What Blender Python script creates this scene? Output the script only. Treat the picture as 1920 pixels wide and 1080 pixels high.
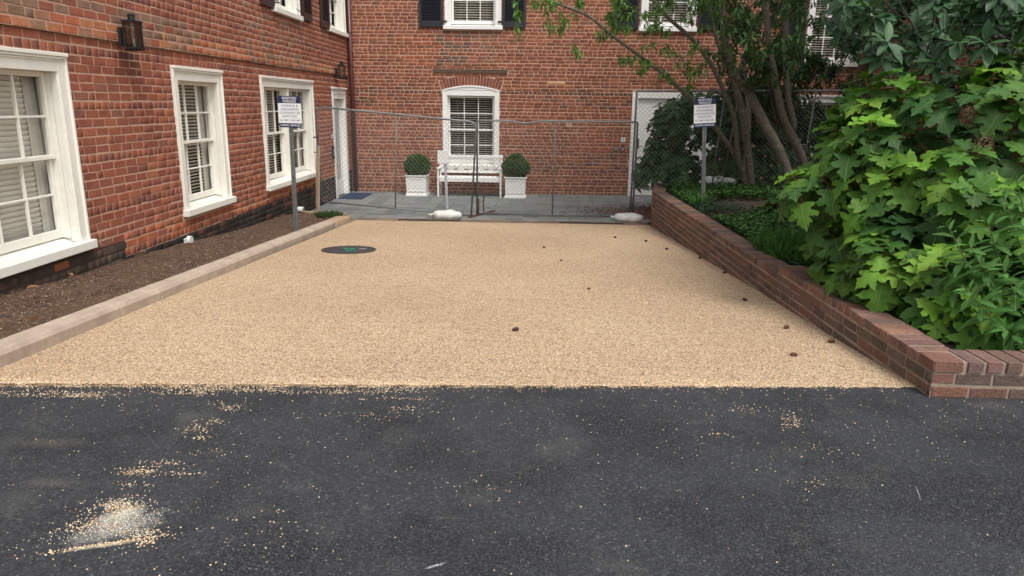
import bpy, bmesh, math, random
import numpy as np
from mathutils import Matrix, Vector
random.seed(11); rng=np.random.default_rng(11)
for o in list(bpy.data.objects): bpy.data.objects.remove(o)
S=bpy.context.scene; COL=S.collection; PI=math.pi
# ------------------------------------------------------------ camera
F=1343.0
def nrm(v): v=np.array(v,float); return v/np.linalg.norm(v)
_Y=nrm([44,-343,F]); _D=nrm([-68,5250,F]); _X=nrm(np.cross(_D,_Y)); _D=nrm(np.cross(_Y,_X))
R=np.array([_X,_Y,-_D]); CAM=np.array([0,0,1.55])
def ray(px,py): return nrm(R@np.array([px-960,py-540,F]))
def onz(px,py,z): r=ray(px,py); return CAM+r*(z-CAM[2])/r[2]
def onx(px,py,x): r=ray(px,py); return CAM+r*x/r[0]
def ony(px,py,y): r=ray(px,py); return CAM+r*y/r[1]
def ongrav(px,py): r=ray(px,py); n=np.array([0,.056,1]); return CAM+r*(n@(np.array([0,3.8,0])-CAM))/(n@r)
def proj(p): q=R.T@(np.array(p,float)-CAM); return (960+F*q[0]/q[2],540+F*q[1]/q[2],q[2])
def score(p,size):
    x,y,d=proj(p)
    if d<.3 or x<-60 or x>1980 or y<-60 or y>1140: return 0
    return size/d
cd=bpy.data.cameras.new('camera'); cam=bpy.data.objects.new('camera',cd); COL.objects.link(cam); S.camera=cam
cd.lens=F/1920*36; cd.sensor_width=36; cd.clip_end=2000; cd.clip_start=.05
M=Matrix.Identity(4)
for i,v in enumerate(([1,0,0],[0,-1,0],[0,0,-1])):
    w=R@np.array(v)
    for j in range(3): M[j][i]=w[j]
for j in range(3): M[j][3]=CAM[j]
cam.matrix_world=M
# ------------------------------------------------------------ light
SUN_EL=math.radians(58); SUN_AZ=math.radians(150)   # compass-like: 0 = +Y, clockwise
W=bpy.data.worlds.new('World'); S.world=W; W.use_nodes=True; nt=W.node_tree
bg=nt.nodes['Background']; sky=nt.nodes.new('ShaderNodeTexSky'); sky.sky_type='NISHITA'; sky.sun_disc=False
sky.sun_elevation=SUN_EL; sky.sun_rotation=SUN_AZ; sky.air_density=1.3; sky.dust_density=4; sky.ozone_density=1
hs=nt.nodes.new('ShaderNodeHueSaturation'); hs.inputs['Saturation'].default_value=.22
nt.links.new(sky.outputs[0],hs.inputs['Color']); nt.links.new(hs.outputs[0],bg.inputs[0]); bg.inputs[1].default_value=.15
sl=bpy.data.lights.new('sun','SUN'); sl.energy=1.3; sl.angle=math.radians(22); sl.color=(1,.97,.93)
sun=bpy.data.objects.new('sun',sl); COL.objects.link(sun)
sd=Vector((math.sin(SUN_AZ)*math.cos(SUN_EL),math.cos(SUN_AZ)*math.cos(SUN_EL),math.sin(SUN_EL)))
sun.rotation_euler=sd.to_track_quat('Z','Y').to_euler(); sun.location=(0,-5,12)
S.view_settings.view_transform='Standard'; S.view_settings.look='None'; S.view_settings.gamma=1
S.view_settings.use_curve_mapping=False; S.view_settings.exposure=0.50
S.render.engine='CYCLES'
# ------------------------------------------------------------ materials
def mat(name,base=(.5,.5,.5),rough=.7,metal=0.,spec=.4):
    m=bpy.data.materials.new(name); m.use_nodes=True; n=m.node_tree; b=n.nodes['Principled BSDF']
    b.inputs['Base Color'].default_value=(*base,1); b.inputs['Roughness'].default_value=rough
    b.inputs['Metallic'].default_value=metal; b.inputs['Specular IOR Level'].default_value=spec
    return m,n,b
class N:
    def __init__(s,nt): s.nt=nt
    def n(s,t,**k):
        x=s.nt.nodes.new('ShaderNode'+t)
        for a,v in k.items():
            if hasattr(x,a): setattr(x,a,v)
            else: x.inputs[a].default_value=v
        return x
    def L(s,a,b): s.nt.links.new(a,b)
    def pos(s,scale=(1,1,1)):
        g=s.n('NewGeometry'); m=s.n('Mapping'); m.inputs['Scale'].default_value=scale; s.L(g.outputs['Position'],m.inputs[0]); return m.outputs[0]
    def objc(s,scale=(1,1,1)):
        g=s.n('TexCoord'); m=s.n('Mapping'); m.inputs['Scale'].default_value=scale; s.L(g.outputs['Object'],m.inputs[0]); return m.outputs[0]
    def noise(s,vec,scale,detail=4,rough=.6,dist=0):
        x=s.n('TexNoise'); x.inputs['Scale'].default_value=scale; x.inputs['Detail'].default_value=detail; x.inputs['Roughness'].default_value=rough
        x.inputs['Distortion'].default_value=dist; s.L(vec,x.inputs['Vector']); return x.outputs['Fac']
    def vor(s,vec,scale,feature='F1',out='Distance'):
        x=s.n('TexVoronoi'); x.feature=feature; x.inputs['Scale'].default_value=scale; s.L(vec,x.inputs['Vector']); return x.outputs[out]
    def ramp(s,fac,stops,interp='LINEAR'):
        r=s.n('ValToRGB'); e=r.color_ramp.elements; r.color_ramp.interpolation=interp
        while len(e)<len(stops): e.new(.5)
        for el,(p,c) in zip(e,stops):
            el.position=p; el.color=(c,c,c,1) if isinstance(c,(int,float)) else (*c,1)
        s.L(fac,r.inputs[0]); return r.outputs[0]
    def mix(s,fac,a,b,mode='MIX'):
        x=s.n('Mix'); x.data_type='RGBA'; x.blend_type=mode
        for sock,v in ((x.inputs[0],fac),(x.inputs[6],a),(x.inputs[7],b)):
            if isinstance(v,(int,float)): sock.default_value=v
            elif isinstance(v,tuple): sock.default_value=(*v,1)
            else: s.L(v,sock)
        return x.outputs[2]
    def math(s,op,a,b=0.):
        x=s.n('Math'); x.operation=op
        for sock,v in ((x.inputs[0],a),(x.inputs[1],b)):
            if isinstance(v,(int,float)): sock.default_value=v
            else: s.L(v,sock)
        return x.outputs[0]
    def bump(s,h,bsdf,strength=.5,dist=.01,normal=None):
        x=s.n('Bump'); x.inputs['Strength'].default_value=strength; x.inputs['Distance'].default_value=dist
        s.L(h,x.inputs['Height'])
        if normal is not None: s.L(normal,x.inputs['Normal'])
        if bsdf is not None: s.L(x.outputs[0],bsdf.inputs['Normal'])
        return x.outputs[0]
def tinted(name,src,rough,fine=60,lo=.7,hi=1.2,bstr=.5,bdist=.004,spec=.3,stain=False):
    """material whose colour comes per object ('obj') or per vertex attribute ('att'), with grain"""
    m,n,b=mat(name,rough=rough,spec=spec); k=N(n)
    if src=='obj': c=k.n('ObjectInfo').outputs['Color']
    else:
        a=k.n('Attribute'); a.attribute_name='tint'; c=a.outputs['Color']
    p=k.pos(); f=k.noise(p,fine,5,.7); g=k.noise(p,9,3)
    c2=k.mix(1,c,k.ramp(f,[(.3,lo),(.7,hi)]),'MULTIPLY'); c2=k.mix(1,c2,k.ramp(g,[(.3,.85),(.7,1.12)]),'MULTIPLY')
    if stain:
        st=k.noise(k.pos((1.1,1.1,.45)),1.6,5,.62,.6); c2=k.mix(k.ramp(st,[(.54,0),(.74,.36)]),c2,(.125,.060,.042)); c2=k.mix(k.ramp(k.noise(k.pos((1,1,.7)),2.9,5,.65),[(.58,0),(.8,.35)]),c2,(.36,.20,.13)); c2=k.mix(1,c2,k.ramp(k.noise(p,1.1,3),[(.3,.88),(.7,1.12)]),'MULTIPLY')
    k.L(c2,b.inputs['Base Color']); k.bump(f,b,bstr,bdist); return m
def pair(name,*a,**k): return tinted(name+'_single','obj',*a,**k),tinted(name+'_joined','att',*a,**k)
BRICK=pair('brick',.85,fine=70,lo=.66,hi=1.28,bstr=.9,bdist=.006,stain=True); BRICKP=pair('planter_brick',.88,fine=60,lo=.6,hi=1.3,bstr=1,bdist=.008)
STONE=pair('paver',.75,fine=40,lo=.8,hi=1.12,bstr=.4,bdist=.003)
def grainy(name,base,var=(.8,1.15),scale=30,rough=.8,b1=.3,bd=.004,metal=0,spec=.3,big=None):
    m,n,b=mat(name,base,rough,metal,spec); k=N(n); p=k.pos(); f=k.noise(p,scale,5,.65)
    c=k.mix(1,tuple(base),k.ramp(f,[(.3,var[0]),(.7,var[1])]),'MULTIPLY')
    if big: c=k.mix(k.ramp(k.noise(p,big[0],4,.6),[(big[2],0),(big[3],1)]),c,big[1])
    k.L(c,b.inputs['Base Color']); k.bump(f,b,b1,bd); return m
MORTAR=grainy('mortar',(.55,.345,.25),(.75,1.12),scale=55,b1=.9,bd=.008,big=(2.2,(.46,.30,.22),.5,.8))
MORTAR_B=grainy('mortar_dark',(.36,.29,.22),scale=55,b1=.9,bd=.008,big=(3,(.20,.15,.115),.4,.7))
WHITE=grainy('white_paint',(.80,.79,.75),(.94,1.03),14,.45,.12,.002,spec=.5)
CREAM=grainy('cream_paint',(.80,.78,.70),(.92,1.03),12,.5,.25,.003,spec=.4,big=(5,(.66,.62,.50),.62,.9))
BLIND=grainy('blind_slat',(.68,.65,.57),(.95,1.03),10,.6,.05,.001)
CURT=grainy('curtain_cloth',(.50,.48,.41),(.85,1.05),8,.9,.2,.01)
BLACKP=grainy('black_paint',(.014,.016,.02),(.8,1.3),20,.42,.15,.002,spec=.5)
DARKROOM=grainy('dark_room',(.03,.028,.026),rough=.9)
BROWNPIPE=grainy('downspout_paint',(.085,.024,.022),(.8,1.15),16,.4,.1,.002,spec=.5)
GALV=grainy('galvanised_steel',(.22,.23,.235),(.7,1.2),40,.5,.3,.001,metal=.6,big=(9,(.16,.13,.11),.5,.8))
GALVW=grainy('wire_steel',(.20,.21,.21),(.8,1.2),40,.6,.1,.001,metal=.2)
RUST=grainy('rusty_steel',(.11,.065,.045),(.6,1.3),30,.85,.5,.003,metal=.3)
IRON=grainy('lantern_iron',(.03,.033,.034),(.7,1.3),30,.5,.3,.002,metal=.4)
WOOD=grainy('weathered_stake',(.36,.27,.19),(.75,1.15),25,.85,.4,.003)
NAVY=grainy('navy_print',(.016,.024,.075),(.95,1.05),8,.4,.0,.001,spec=.5)
SIGNW=grainy('sign_white',(.74,.75,.76),(.97,1.02),8,.4,.0,.001,spec=.5)
SIGNT=grainy('sign_text_grey',(.06,.07,.13),(.97,1.02),8,.5,.0,.001)
MAT_BLUE=grainy('mat_blue',(.012,.024,.07),(.6,1.4),90,.95,.8,.005)
BAG=grainy('sandbag_cloth',(.72,.71,.67),(.78,1.05),14,.75,1.0,.02,big=(16,(.25,.16,.09),.68,.8))
CONC=grainy('kerb_concrete',(.47,.38,.295),(.76,1.12),26,.85,.5,.004,big=(4,(.34,.265,.215),.42,.7))
CONC_Y=grainy('kerb_end_concrete',(.38,.27,.175),(.8,1.1),22,.85,.35,.004)
CHAN=grainy('channel_concrete',(.16,.115,.09),(.6,1.25),18,.85,.4,.004,big=(3,(.26,.18,.12),.45,.7))
BLACK=grainy('cast_black',(.02,.02,.021),(.7,1.3),30,.6,.3,.002)
MANH=grainy('manhole_iron',(.045,.042,.043),(.7,1.4),60,.65,.6,.003)
GREENP=grainy('green_spray_paint',(.015,.26,.15),(.35,1.2),40,.6,.1,.001)
GREYP=grainy('grey_marking',(.35,.35,.36),(.5,1.2),60,.6,.1,.001)
BARK=grainy('bark',(.13,.112,.085),(.5,1.4),28,.95,.9,.012,big=(11,(.21,.19,.16),.55,.75))
BARKD=grainy('bark_dark',(.07,.055,.045),(.5,1.4),28,.95,.9,.012)
STEM=grainy('red_brown_stem',(.20,.09,.035),(.7,1.2),30,.7,.2,.002)
STEMG=grainy('green_stem',(.10,.13,.04),(.7,1.2),30,.7,.2,.002)
LEDGE=grainy('ledge_stone',(.33,.26,.19),(.6,1.2),20,.9,.5,.004)
TARP=grainy('white_plastic',(.7,.7,.7),(.9,1.05),10,.5)
CANDLE=grainy('candle_white',(.8,.78,.72),(.95,1.02),10,.5)
m,n,b=mat('gravel',rough=.75,spec=.3); k=N(n); p=k.pos()
v=k.n('TexVoronoi'); v.inputs['Scale'].default_value=112; v.inputs['Randomness'].default_value=.95; k.L(p,v.inputs['Vector'])
sep=k.n('SeparateColor'); k.L(v.outputs['Color'],sep.inputs[0])
c=k.ramp(sep.outputs[0],[(0,(.27,.175,.10)),(.12,(.55,.38,.225)),(.4,(.74,.54,.34)),(.62,(.82,.625,.41)),(.8,(.69,.46,.31)),(.92,(.89,.73,.54)),(1,(.92,.83,.69))])
gap=k.ramp(v.outputs['Distance'],[(.40,1),(.75,.36)])
c=k.mix(1,c,gap,'MULTIPLY')
big=k.noise(p,.55,3,.5); c=k.mix(1,c,k.ramp(big,[(.3,(.92,.87,.84)),(.7,(1.06,1.05,1.02))]),'MULTIPLY')
md=k.noise(p,6,4,.7); c=k.mix(1,c,k.ramp(md,[(.3,.95),(.7,1.05)]),'MULTIPLY')
k.L(c,b.inputs['Base Color']); h=k.ramp(v.outputs['Distance'],[(.0,1),(.8,0)]); k.bump(h,b,1,.008); GRAVEL=m
def asphalt():
    m,n,b=mat('asphalt',rough=.82,spec=.35); k=N(n); p=k.pos()
    v=k.n('TexVoronoi'); v.inputs['Scale'].default_value=125; k.L(p,v.inputs['Vector'])
    sep=k.n('SeparateColor'); k.L(v.outputs['Color'],sep.inputs[0])
    c=k.ramp(sep.outputs[1],[(0,(.021,.022,.0245)),(.5,(.032,.0335,.038)),(.85,(.042,.0445,.050)),(.97,(.058,.060,.064)),(1,(.11,.107,.10))])
    g=k.noise(p,1.1,4,.6); c=k.mix(1,c,k.ramp(g,[(.3,.92),(.7,1.12)]),'MULTIPLY')
    # pale dust films, blotchy
    d1=k.ramp(k.noise(p,2.6,5,.62,.4),[(.56,0),(.78,.32)]); c=k.mix(d1,c,(.16,.145,.125))
    d2=k.ramp(k.noise(k.pos((.6,3.2,1)),4,5,.7),[(.64,0),(.8,.4)]); c=k.mix(d2,c,(.19,.165,.12))
    # coarse open patches
    rg=k.noise(p,1.7,3,.5); rough=k.ramp(rg,[(.45,0),(.62,1)])
    v2=k.vor(p,62,'DISTANCE_TO_EDGE'); dark=k.ramp(v2,[(.0,.30),(.11,1.06)]); c=k.mix(k.math('MULTIPLY',rough,.8),c,k.mix(1,c,dark,'MULTIPLY'))
    # stone powder patch: its own shape round one place
    def spot(cx,cy,ang,sx,sy):
        mp=k.n('Mapping'); mp.vector_type='TEXTURE'; mp.inputs['Location'].default_value=(cx,cy,0); mp.inputs['Rotation'].default_value=(0,0,ang); mp.inputs['Scale'].default_value=(sx,sy,1)
        g=k.n('NewGeometry'); k.L(g.outputs['Position'],mp.inputs[0]); l=k.n('VectorMath'); l.operation='LENGTH'; k.L(mp.outputs[0],l.inputs[0]); return l.outputs['Value']
    for (px,py,ang,sx,sy,st,colr) in POWDER:
        q=onz(px,py,0); l=spot(q[0],q[1],ang,sx,sy)
        f=k.math('ADD',l,k.math('MULTIPLY',k.math('SUBTRACT',k.noise(p,14,6,.75),.5),1.5))
        f2=k.ramp(f,[(.15,st),(.95,0)]); sp=k.ramp(k.noise(p,110,5,.85),[(.42,.05),(.54,1)])
        c=k.mix(k.math('MULTIPLY',f2,sp),c,colr)
    k.L(c,b.inputs['Base Color'])
    h1=k.ramp(v.outputs['Distance'],[(0,1),(.7,0)]); nn=k.bump(h1,None,.8,.004)
    nn2=k.bump(k.math('MULTIPLY',k.ramp(v2,[(0,0),(.1,1)]),rough),None,.8,.006,nn); k.bump(k.noise(p,5,4),b,.5,.008,nn2); return m
POWDER=[(224,966,.7,.12,.06,.9,(.80,.76,.62)),(200,1022,.34,.17,.014,.85,(.80,.76,.64)),(218,990,.6,.19,.10,.7,(.60,.58,.52)),
        (818,1060,.5,.05,.008,.9,(.6,.6,.6)),(1722,925,1.25,.085,.004,.8,(.5,.5,.5)),(100,830,0,.2,.07,.2,(.3,.25,.17)),(95,905,0,.16,.05,.2,(.3,.25,.17))]
ASPH=asphalt()
def dirt():
    m,n,b=mat('soil',rough=.95,spec=.15); k=N(n); p=k.pos()
    v=k.n('TexVoronoi'); v.inputs['Scale'].default_value=70; k.L(p,v.inputs['Vector']); sep=k.n('SeparateColor'); k.L(v.outputs['Color'],sep.inputs[0])
    c=k.ramp(sep.outputs[0],[(0,(.035,.024,.018)),(.5,(.09,.055,.037)),(.8,(.14,.085,.054)),(.95,(.20,.14,.095)),(1,(.30,.25,.2))])
    c=k.mix(k.ramp(k.noise(p,1.8,4,.6),[(.42,0),(.7,.75)]),c,(.13,.08,.052)); c=k.mix(1,c,k.ramp(k.noise(p,12,5,.7),[(.3,.7),(.7,1.25)]),'MULTIPLY')
    k.L(c,b.inputs['Base Color']); nn=k.bump(v.outputs['Distance'],None,.8,.008); k.bump(k.noise(p,20,5,.7),b,.9,.02,nn); return m
SOIL=dirt()
SOILD=grainy('bed_soil',(.06,.042,.03),(.5,1.4),35,.95,.9,.02)
EARTH=grainy('far_ground',(.08,.09,.06),(.8,1.2),2,.95,.1,.01)
def glass():
    m=bpy.data.materials.new('window_glass'); m.use_nodes=True; n=m.node_tree; n.nodes.clear(); k=N(n)
    o=k.n('OutputMaterial'); mx=k.n('MixShader'); t=k.n('BsdfTransparent'); t.inputs[0].default_value=(.86,.88,.86,1); g=k.n('BsdfGlossy'); g.inputs['Roughness'].default_value=.03
    fr=k.n('Fresnel'); fr.inputs[0].default_value=1.5; w=k.noise(k.pos(),4,2); bp=k.bump(w,None,.06,.05); k.L(bp,g.inputs['Normal'])
    k.L(k.math('ADD',k.math('MULTIPLY',fr.outputs[0],1.8),.03),mx.inputs[0]); k.L(t.outputs[0],mx.inputs[1]); k.L(g.outputs[0],mx.inputs[2]); k.L(mx.outputs[0],o.inputs[0]); return m
GLASS=glass()
def leafmat(name,src,rough=.6,spec=.28,trans=.25,vein=.35):
    m=bpy.data.materials.new(name); m.use_nodes=True; n=m.node_tree; b=n.nodes['Principled BSDF']; k=N(n); o=n.nodes['Material Output']
    if src=='obj': c=k.n('ObjectInfo').outputs['Color']
    else: a=k.n('Attribute'); a.attribute_name='tint'; c=a.outputs['Color']
    uv=k.n('UVMap'); uv.uv_map='UVMap'; s=k.n('SeparateXYZ'); k.L(uv.outputs[0],s.inputs[0])
    au=k.math('ABSOLUTE',k.math('SUBTRACT',s.outputs[0],.5))
    mid=k.ramp(au,[(.004,1),(.016,0)])
    # side veins running outwards and towards the tip
    wv=k.math('FRACT',k.math('MULTIPLY',k.math('SUBTRACT',s.outputs[1],k.math('MULTIPLY',au,.8)),3.6))
    side=k.ramp(wv,[(.0,.5),(.035,0),(.97,0),(1,.5)])
    vv=k.math('MULTIPLY',k.math('MAXIMUM',mid,side),vein)
    c2=k.mix(1,c,k.ramp(k.noise(k.pos(),18,4,.6),[(.3,.78),(.7,1.2)]),'MULTIPLY')
    c2=k.mix(k.ramp(k.noise(k.pos(),55,3,.6),[(.66,0),(.74,.45)]),c2,(.17,.15,.045))
    c2=k.mix(vv,c2,(.42,.50,.24)); k.L(c2,b.inputs['Base Color']); b.inputs['Roughness'].default_value=rough; b.inputs['Specular IOR Level'].default_value=spec
    k.bump(k.math('MAXIMUM',mid,side),b,.5,.004)
    t=k.n('BsdfTranslucent'); k.L(k.mix(1,c2,(1.1,1.25,.5),'MULTIPLY'),t.inputs[0]); mx=k.n('MixShader'); mx.inputs[0].default_value=trans
    k.L(b.outputs[0],mx.inputs[1]); k.L(t.outputs[0],mx.inputs[2]); k.L(mx.outputs[0],o.inputs[0]); return m
LEAF=(leafmat('leaf_single','obj'),leafmat('leaf_joined','att'))
LEAFG=(leafmat('glossy_leaf_single','obj',.46,.35,.12,.2),leafmat('glossy_leaf_joined','att',.46,.35,.12,.2))
LEAFS=leafmat('small_leaf','att',.5,.35,.2,0)
PEB=tinted('pebble_stone','att',.7,fine=200,lo=.85,hi=1.1,bstr=.1)
# ------------------------------------------------------------ object helpers
def tag(o,label=None,cat=None,group=None,kind=None):
    if label: o['label']=label
    if cat: o['category']=cat
    if group: o['group']=group
    if kind: o['kind']=kind
    return o
WLOC={}
def empty(name,loc,rz=0,label=None,cat=None,group=None):
    o=bpy.data.objects.new(name,None); COL.objects.link(o); o.location=loc; o.rotation_euler=(0,0,rz); o.empty_display_size=.1
    WLOC[o.name]=np.array(loc,float) if rz==0 else np.zeros(3)
    return tag(o,label,cat,group)
def dup(root,loc,rz=None,label=None,group=None):
    def cp(o,par):
        c=o.copy(); COL.objects.link(c)
        if par is not None: c.parent=par
        for ch in list(o.children): cp(ch,c)
        return c
    r=cp(root,None); r.location=loc
    if rz is not None: r.rotation_euler=(0,0,rz)
    return tag(r,label,None,group)
class MB:
    def __init__(s,f=None): s.v=[]; s.f=[]; s.mi=[]; s.fr=f; s.m=0
    def P(s,p):
        if s.fr is None: return tuple(p)
        o,u,n=s.fr; return (o[0]+u[0]*p[0]+n[0]*p[1], o[1]+u[1]*p[0]+n[1]*p[1], o[2]+p[2])
    def raw(s,vs,fs):
        b=len(s.v); s.v+= [s.P(p) for p in vs]; s.f+=[tuple(b+i for i in f) for f in fs]; s.mi+=[s.m]*len(fs)
    def box(s,a,b,ch=0.):
        x0,y0,z0=[min(a[i],b[i]) for i in range(3)]; x1,y1,z1=[max(a[i],b[i]) for i in range(3)]
        if ch<=0:
            s.raw([(x0,y0,z0),(x1,y0,z0),(x1,y1,z0),(x0,y1,z0),(x0,y0,z1),(x1,y0,z1),(x1,y1,z1),(x0,y1,z1)],
                  [(0,3,2,1),(4,5,6,7),(0,1,5,4),(1,2,6,5),(2,3,7,6),(3,0,4,7)]); return
        c=min(ch,(x1-x0)*.45,(y1-y0)*.45,(z1-z0)*.45); vs=[];idx={}
        for i,x in enumerate((x0,x1)):
            for j,y in enumerate((y0,y1)):
                for l,z in enumerate((z0,z1)):
                    sx=c if i==0 else -c; sy=c if j==0 else -c; sz=c if l==0 else -c
                    for ax,p in (('x',(x,y+sy,z+sz)),('y',(x+sx,y,z+sz)),('z',(x+sx,y+sy,z))): idx[(ax,i,j,l)]=len(vs); vs.append(p)
        g=lambda a,i,j,l: idx[(a,i,j,l)]; fs=[]
        for i in (0,1): q=[g('x',i,0,0),g('x',i,1,0),g('x',i,1,1),g('x',i,0,1)]; fs.append(q if i else q[::-1])
        for j in (0,1): q=[g('y',0,j,0),g('y',0,j,1),g('y',1,j,1),g('y',1,j,0)]; fs.append(q if j else q[::-1])
        for l in (0,1): q=[g('z',0,0,l),g('z',1,0,l),g('z',1,1,l),g('z',0,1,l)]; fs.append(q if l else q[::-1])
        for i in (0,1):
            for j in (0,1):
                fs.append([g('x',i,j,0),g('x',i,j,1),g('y',i,j,1),g('y',i,j,0)])
                fs.append([g('x',i,0,j),g('x',i,1,j),g('z',i,1,j),g('z',i,0,j)]); fs.append([g('y',0,i,j),g('y',1,i,j),g('z',1,i,j),g('z',0,i,j)])
                for l in (0,1): fs.append([g('x',i,j,l),g('y',i,j,l),g('z',i,j,l)])
        s.raw(vs,fs)
    def obox(s,c,ax,ay,az,hx,hy,hz):   # oriented box
        c=np.array(c,float); A=[np.array(a,float)*h for a,h in ((ax,hx),(ay,hy),(az,hz))]; vs=[]
        for sz in (-1,1):
            for sx,sy in ((-1,-1),(1,-1),(1,1),(-1,1)): vs.append(tuple(c+A[0]*sx+A[1]*sy+A[2]*sz))
        s.raw(vs,[(0,3,2,1),(4,5,6,7),(0,1,5,4),(1,2,6,5),(2,3,7,6),(3,0,4,7)])
    def bar(s,a,b,w,d,up=(0,0,1)):
        a=np.array(a,float); b=np.array(b,float); t=nrm(b-a); x=np.cross(t,up); x=nrm(x) if np.linalg.norm(x)>1e-5 else np.array([1.,0,0]); y=np.cross(x,t)
        s.obox((a+b)/2,x,y,t,w/2,d/2,np.linalg.norm(b-a)/2)
    def tube(s,pts,rs,seg=8,cap=True):
        pts=[np.array(p,float) for p in pts]; rs=[rs]*len(pts) if isinstance(rs,(int,float)) else rs; vs=[];fs=[];ref=None
        for i,p in enumerate(pts):
            t=nrm(pts[min(i+1,len(pts)-1)]-pts[max(i-1,0)])
            if ref is None: ref=np.array([1.,0,0]) if abs(t[0])<.8 else np.array([0,1.,0])
            x=nrm(ref-t*(ref@t)); y=np.cross(t,x); ref=x
            for q in range(seg): a=2*PI*q/seg; vs.append(tuple(p+rs[i]*(x*math.cos(a)+y*math.sin(a))))
        for i in range(len(pts)-1):
            for q in range(seg): fs.append((i*seg+q,i*seg+(q+1)%seg,(i+1)*seg+(q+1)%seg,(i+1)*seg+q))
        if cap: fs.append(tuple(range(seg))[::-1]); fs.append(tuple((len(pts)-1)*seg+q for q in range(seg)))
        s.raw(vs,fs)
    def prism(s,poly,z0,z1):   # polygon in local (x,z) extruded along y from z0 to z1
        n=len(poly); s.raw([(x,z0,z) for x,z in poly]+[(x,z1,z) for x,z in poly],
            [tuple(range(n)),tuple(range(2*n-1,n-1,-1))]+[(i,i+n,(i+1)%n+n,(i+1)%n) for i in range(n)])
    def build(s,name,m,parent=None,smooth=False,off=None,kind=None,label=None):
        if off is None: off=WLOC.get(parent.name,np.zeros(3)) if parent is not None else np.zeros(3)
        me=bpy.data.meshes.new(name); me.from_pydata([(v[0]-off[0],v[1]-off[1],v[2]-off[2]) for v in s.v],[],s.f)
        for mm in (m if isinstance(m,(list,tuple)) else [m]): me.materials.append(mm)
        if any(s.mi): me.polygons.foreach_set('material_index',s.mi)
        bm=bmesh.new(); bm.from_mesh(me); bmesh.ops.recalc_face_normals(bm,faces=bm.faces); bm.to_mesh(me); bm.free()
        if smooth: me.polygons.foreach_set('use_smooth',[True]*len(me.polygons))
        o=bpy.data.objects.new(name,me); COL.objects.link(o)
        if parent is not None: o.parent=parent; WLOC[o.name]=WLOC.get(parent.name,np.zeros(3))
        else: WLOC[o.name]=np.zeros(3)
        return tag(o,label,None,None,kind)
def tmpl(vs,fs,uv=None):
    """triangulated template: verts, tris, per-vertex uv"""
    T=[]
    for f in fs:
        for i in range(1,len(f)-1): T.append((f[0],f[i],f[i+1]))
    return dict(v=np.array(vs,float),t=np.array(T,int),uv=np.array(uv,float) if uv is not None else None,me=None,fs=fs)
def tmesh(t,name,m):
    key=m.name
    if t['me'] is None: t['me']={}
    if key not in t['me']:
        me=bpy.data.meshes.new(name); me.from_pydata(t['v'].tolist(),[],[tuple(int(i) for i in f) for f in t['fs']]); me.materials.append(m)
        if t['uv'] is not None:
            u=me.uv_layers.new(name='UVMap'); li=np.zeros(len(me.loops),int); me.loops.foreach_get('vertex_index',li); u.data.foreach_set('uv',t['uv'][li].ravel())
        if t.get('smooth'): me.polygons.foreach_set('use_smooth',[True]*len(me.polygons))
        t['me'][key]=me
    return t['me'][key]
def joined(name,tm,ids,Ms,cols,m,parent=None,off=(0,0,0),smooth=False):
    V=[];T=[];U=[];C=[];b=0; ids=np.array(ids); Ms=np.array(Ms); cols=np.array(cols)
    for ti,t in enumerate(tm):
        sel=np.where(ids==ti)[0]
        if not len(sel): continue
        v=t['v']; h=np.concatenate([v,np.ones((len(v),1))],1); P=np.einsum('nij,kj->nki',Ms[sel][:,:3,:],h); n=len(v)
        V.append(P.reshape(-1,3)); tt=t['t'][None]+(np.arange(len(sel))*n)[:,None,None]+b; T.append(tt.reshape(-1,3)); b+=len(sel)*n
        C.append(np.repeat(cols[sel],n,axis=0)); U.append(np.tile(t['uv'] if t['uv'] is not None else np.zeros((n,2)),(len(sel),1)))
    V=np.concatenate(V)-np.array(off); T=np.concatenate(T); C=np.concatenate(C); U=np.concatenate(U)
    me=bpy.data.meshes.new(name); me.vertices.add(len(V)); me.vertices.foreach_set('co',V.ravel().astype(np.float32))
    me.loops.add(len(T)*3); me.loops.foreach_set('vertex_index',T.ravel().astype(np.int32)); me.polygons.add(len(T))
    me.polygons.foreach_set('loop_start',np.arange(0,len(T)*3,3,dtype=np.int32)); me.polygons.foreach_set('loop_total',np.full(len(T),3,dtype=np.int32))
    a=me.color_attributes.new('tint','FLOAT_COLOR','POINT'); a.data.foreach_set('color',np.concatenate([C,np.ones((len(C),1))],1).ravel().astype(np.float32))
    u=me.uv_layers.new(name='UVMap'); u.data.foreach_set('uv',U[T.ravel()].ravel().astype(np.float32))
    me.materials.append(m); me.update(calc_edges=True); me.validate()
    if smooth: me.polygons.foreach_set('use_smooth',[True]*len(me.polygons))
    o=bpy.data.objects.new(name,me); COL.objects.link(o)
    if parent is not None: o.parent=parent
    return o
def emit(parent,name,rest,tm,items,mats,limit=300):
    """items: (template, 4x4, colour, score). Largest in view become single parts, the rest one joined part."""
    off=WLOC[parent.name]; items=sorted(items,key=lambda i:-i[3]); one=items[:limit]; more=items[limit:]
    for ti,Mx,c,_ in one:
        o=bpy.data.objects.new(name,tmesh(tm[ti],name,mats[0])); COL.objects.link(o); o.parent=parent
        A=np.array(Mx); A[:3,3]-=off; o.matrix_local=Matrix(A.tolist()); o.color=(*c,1)
    if more:
        o=joined(rest,tm,[i[0] for i in more],[i[1] for i in more],[i[2] for i in more],mats[1],parent,off); tag(o,kind='stuff')
def frameM(o,x,y,z,sx=1,sy=1,sz=1):
    if np.dot(x,np.cross(y,z))<0: x=-np.array(x,float)
    A=np.eye(4); A[:3,0]=np.array(x)*sx; A[:3,1]=np.array(y)*sy; A[:3,2]=np.array(z)*sz; A[:3,3]=o; return A
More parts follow.
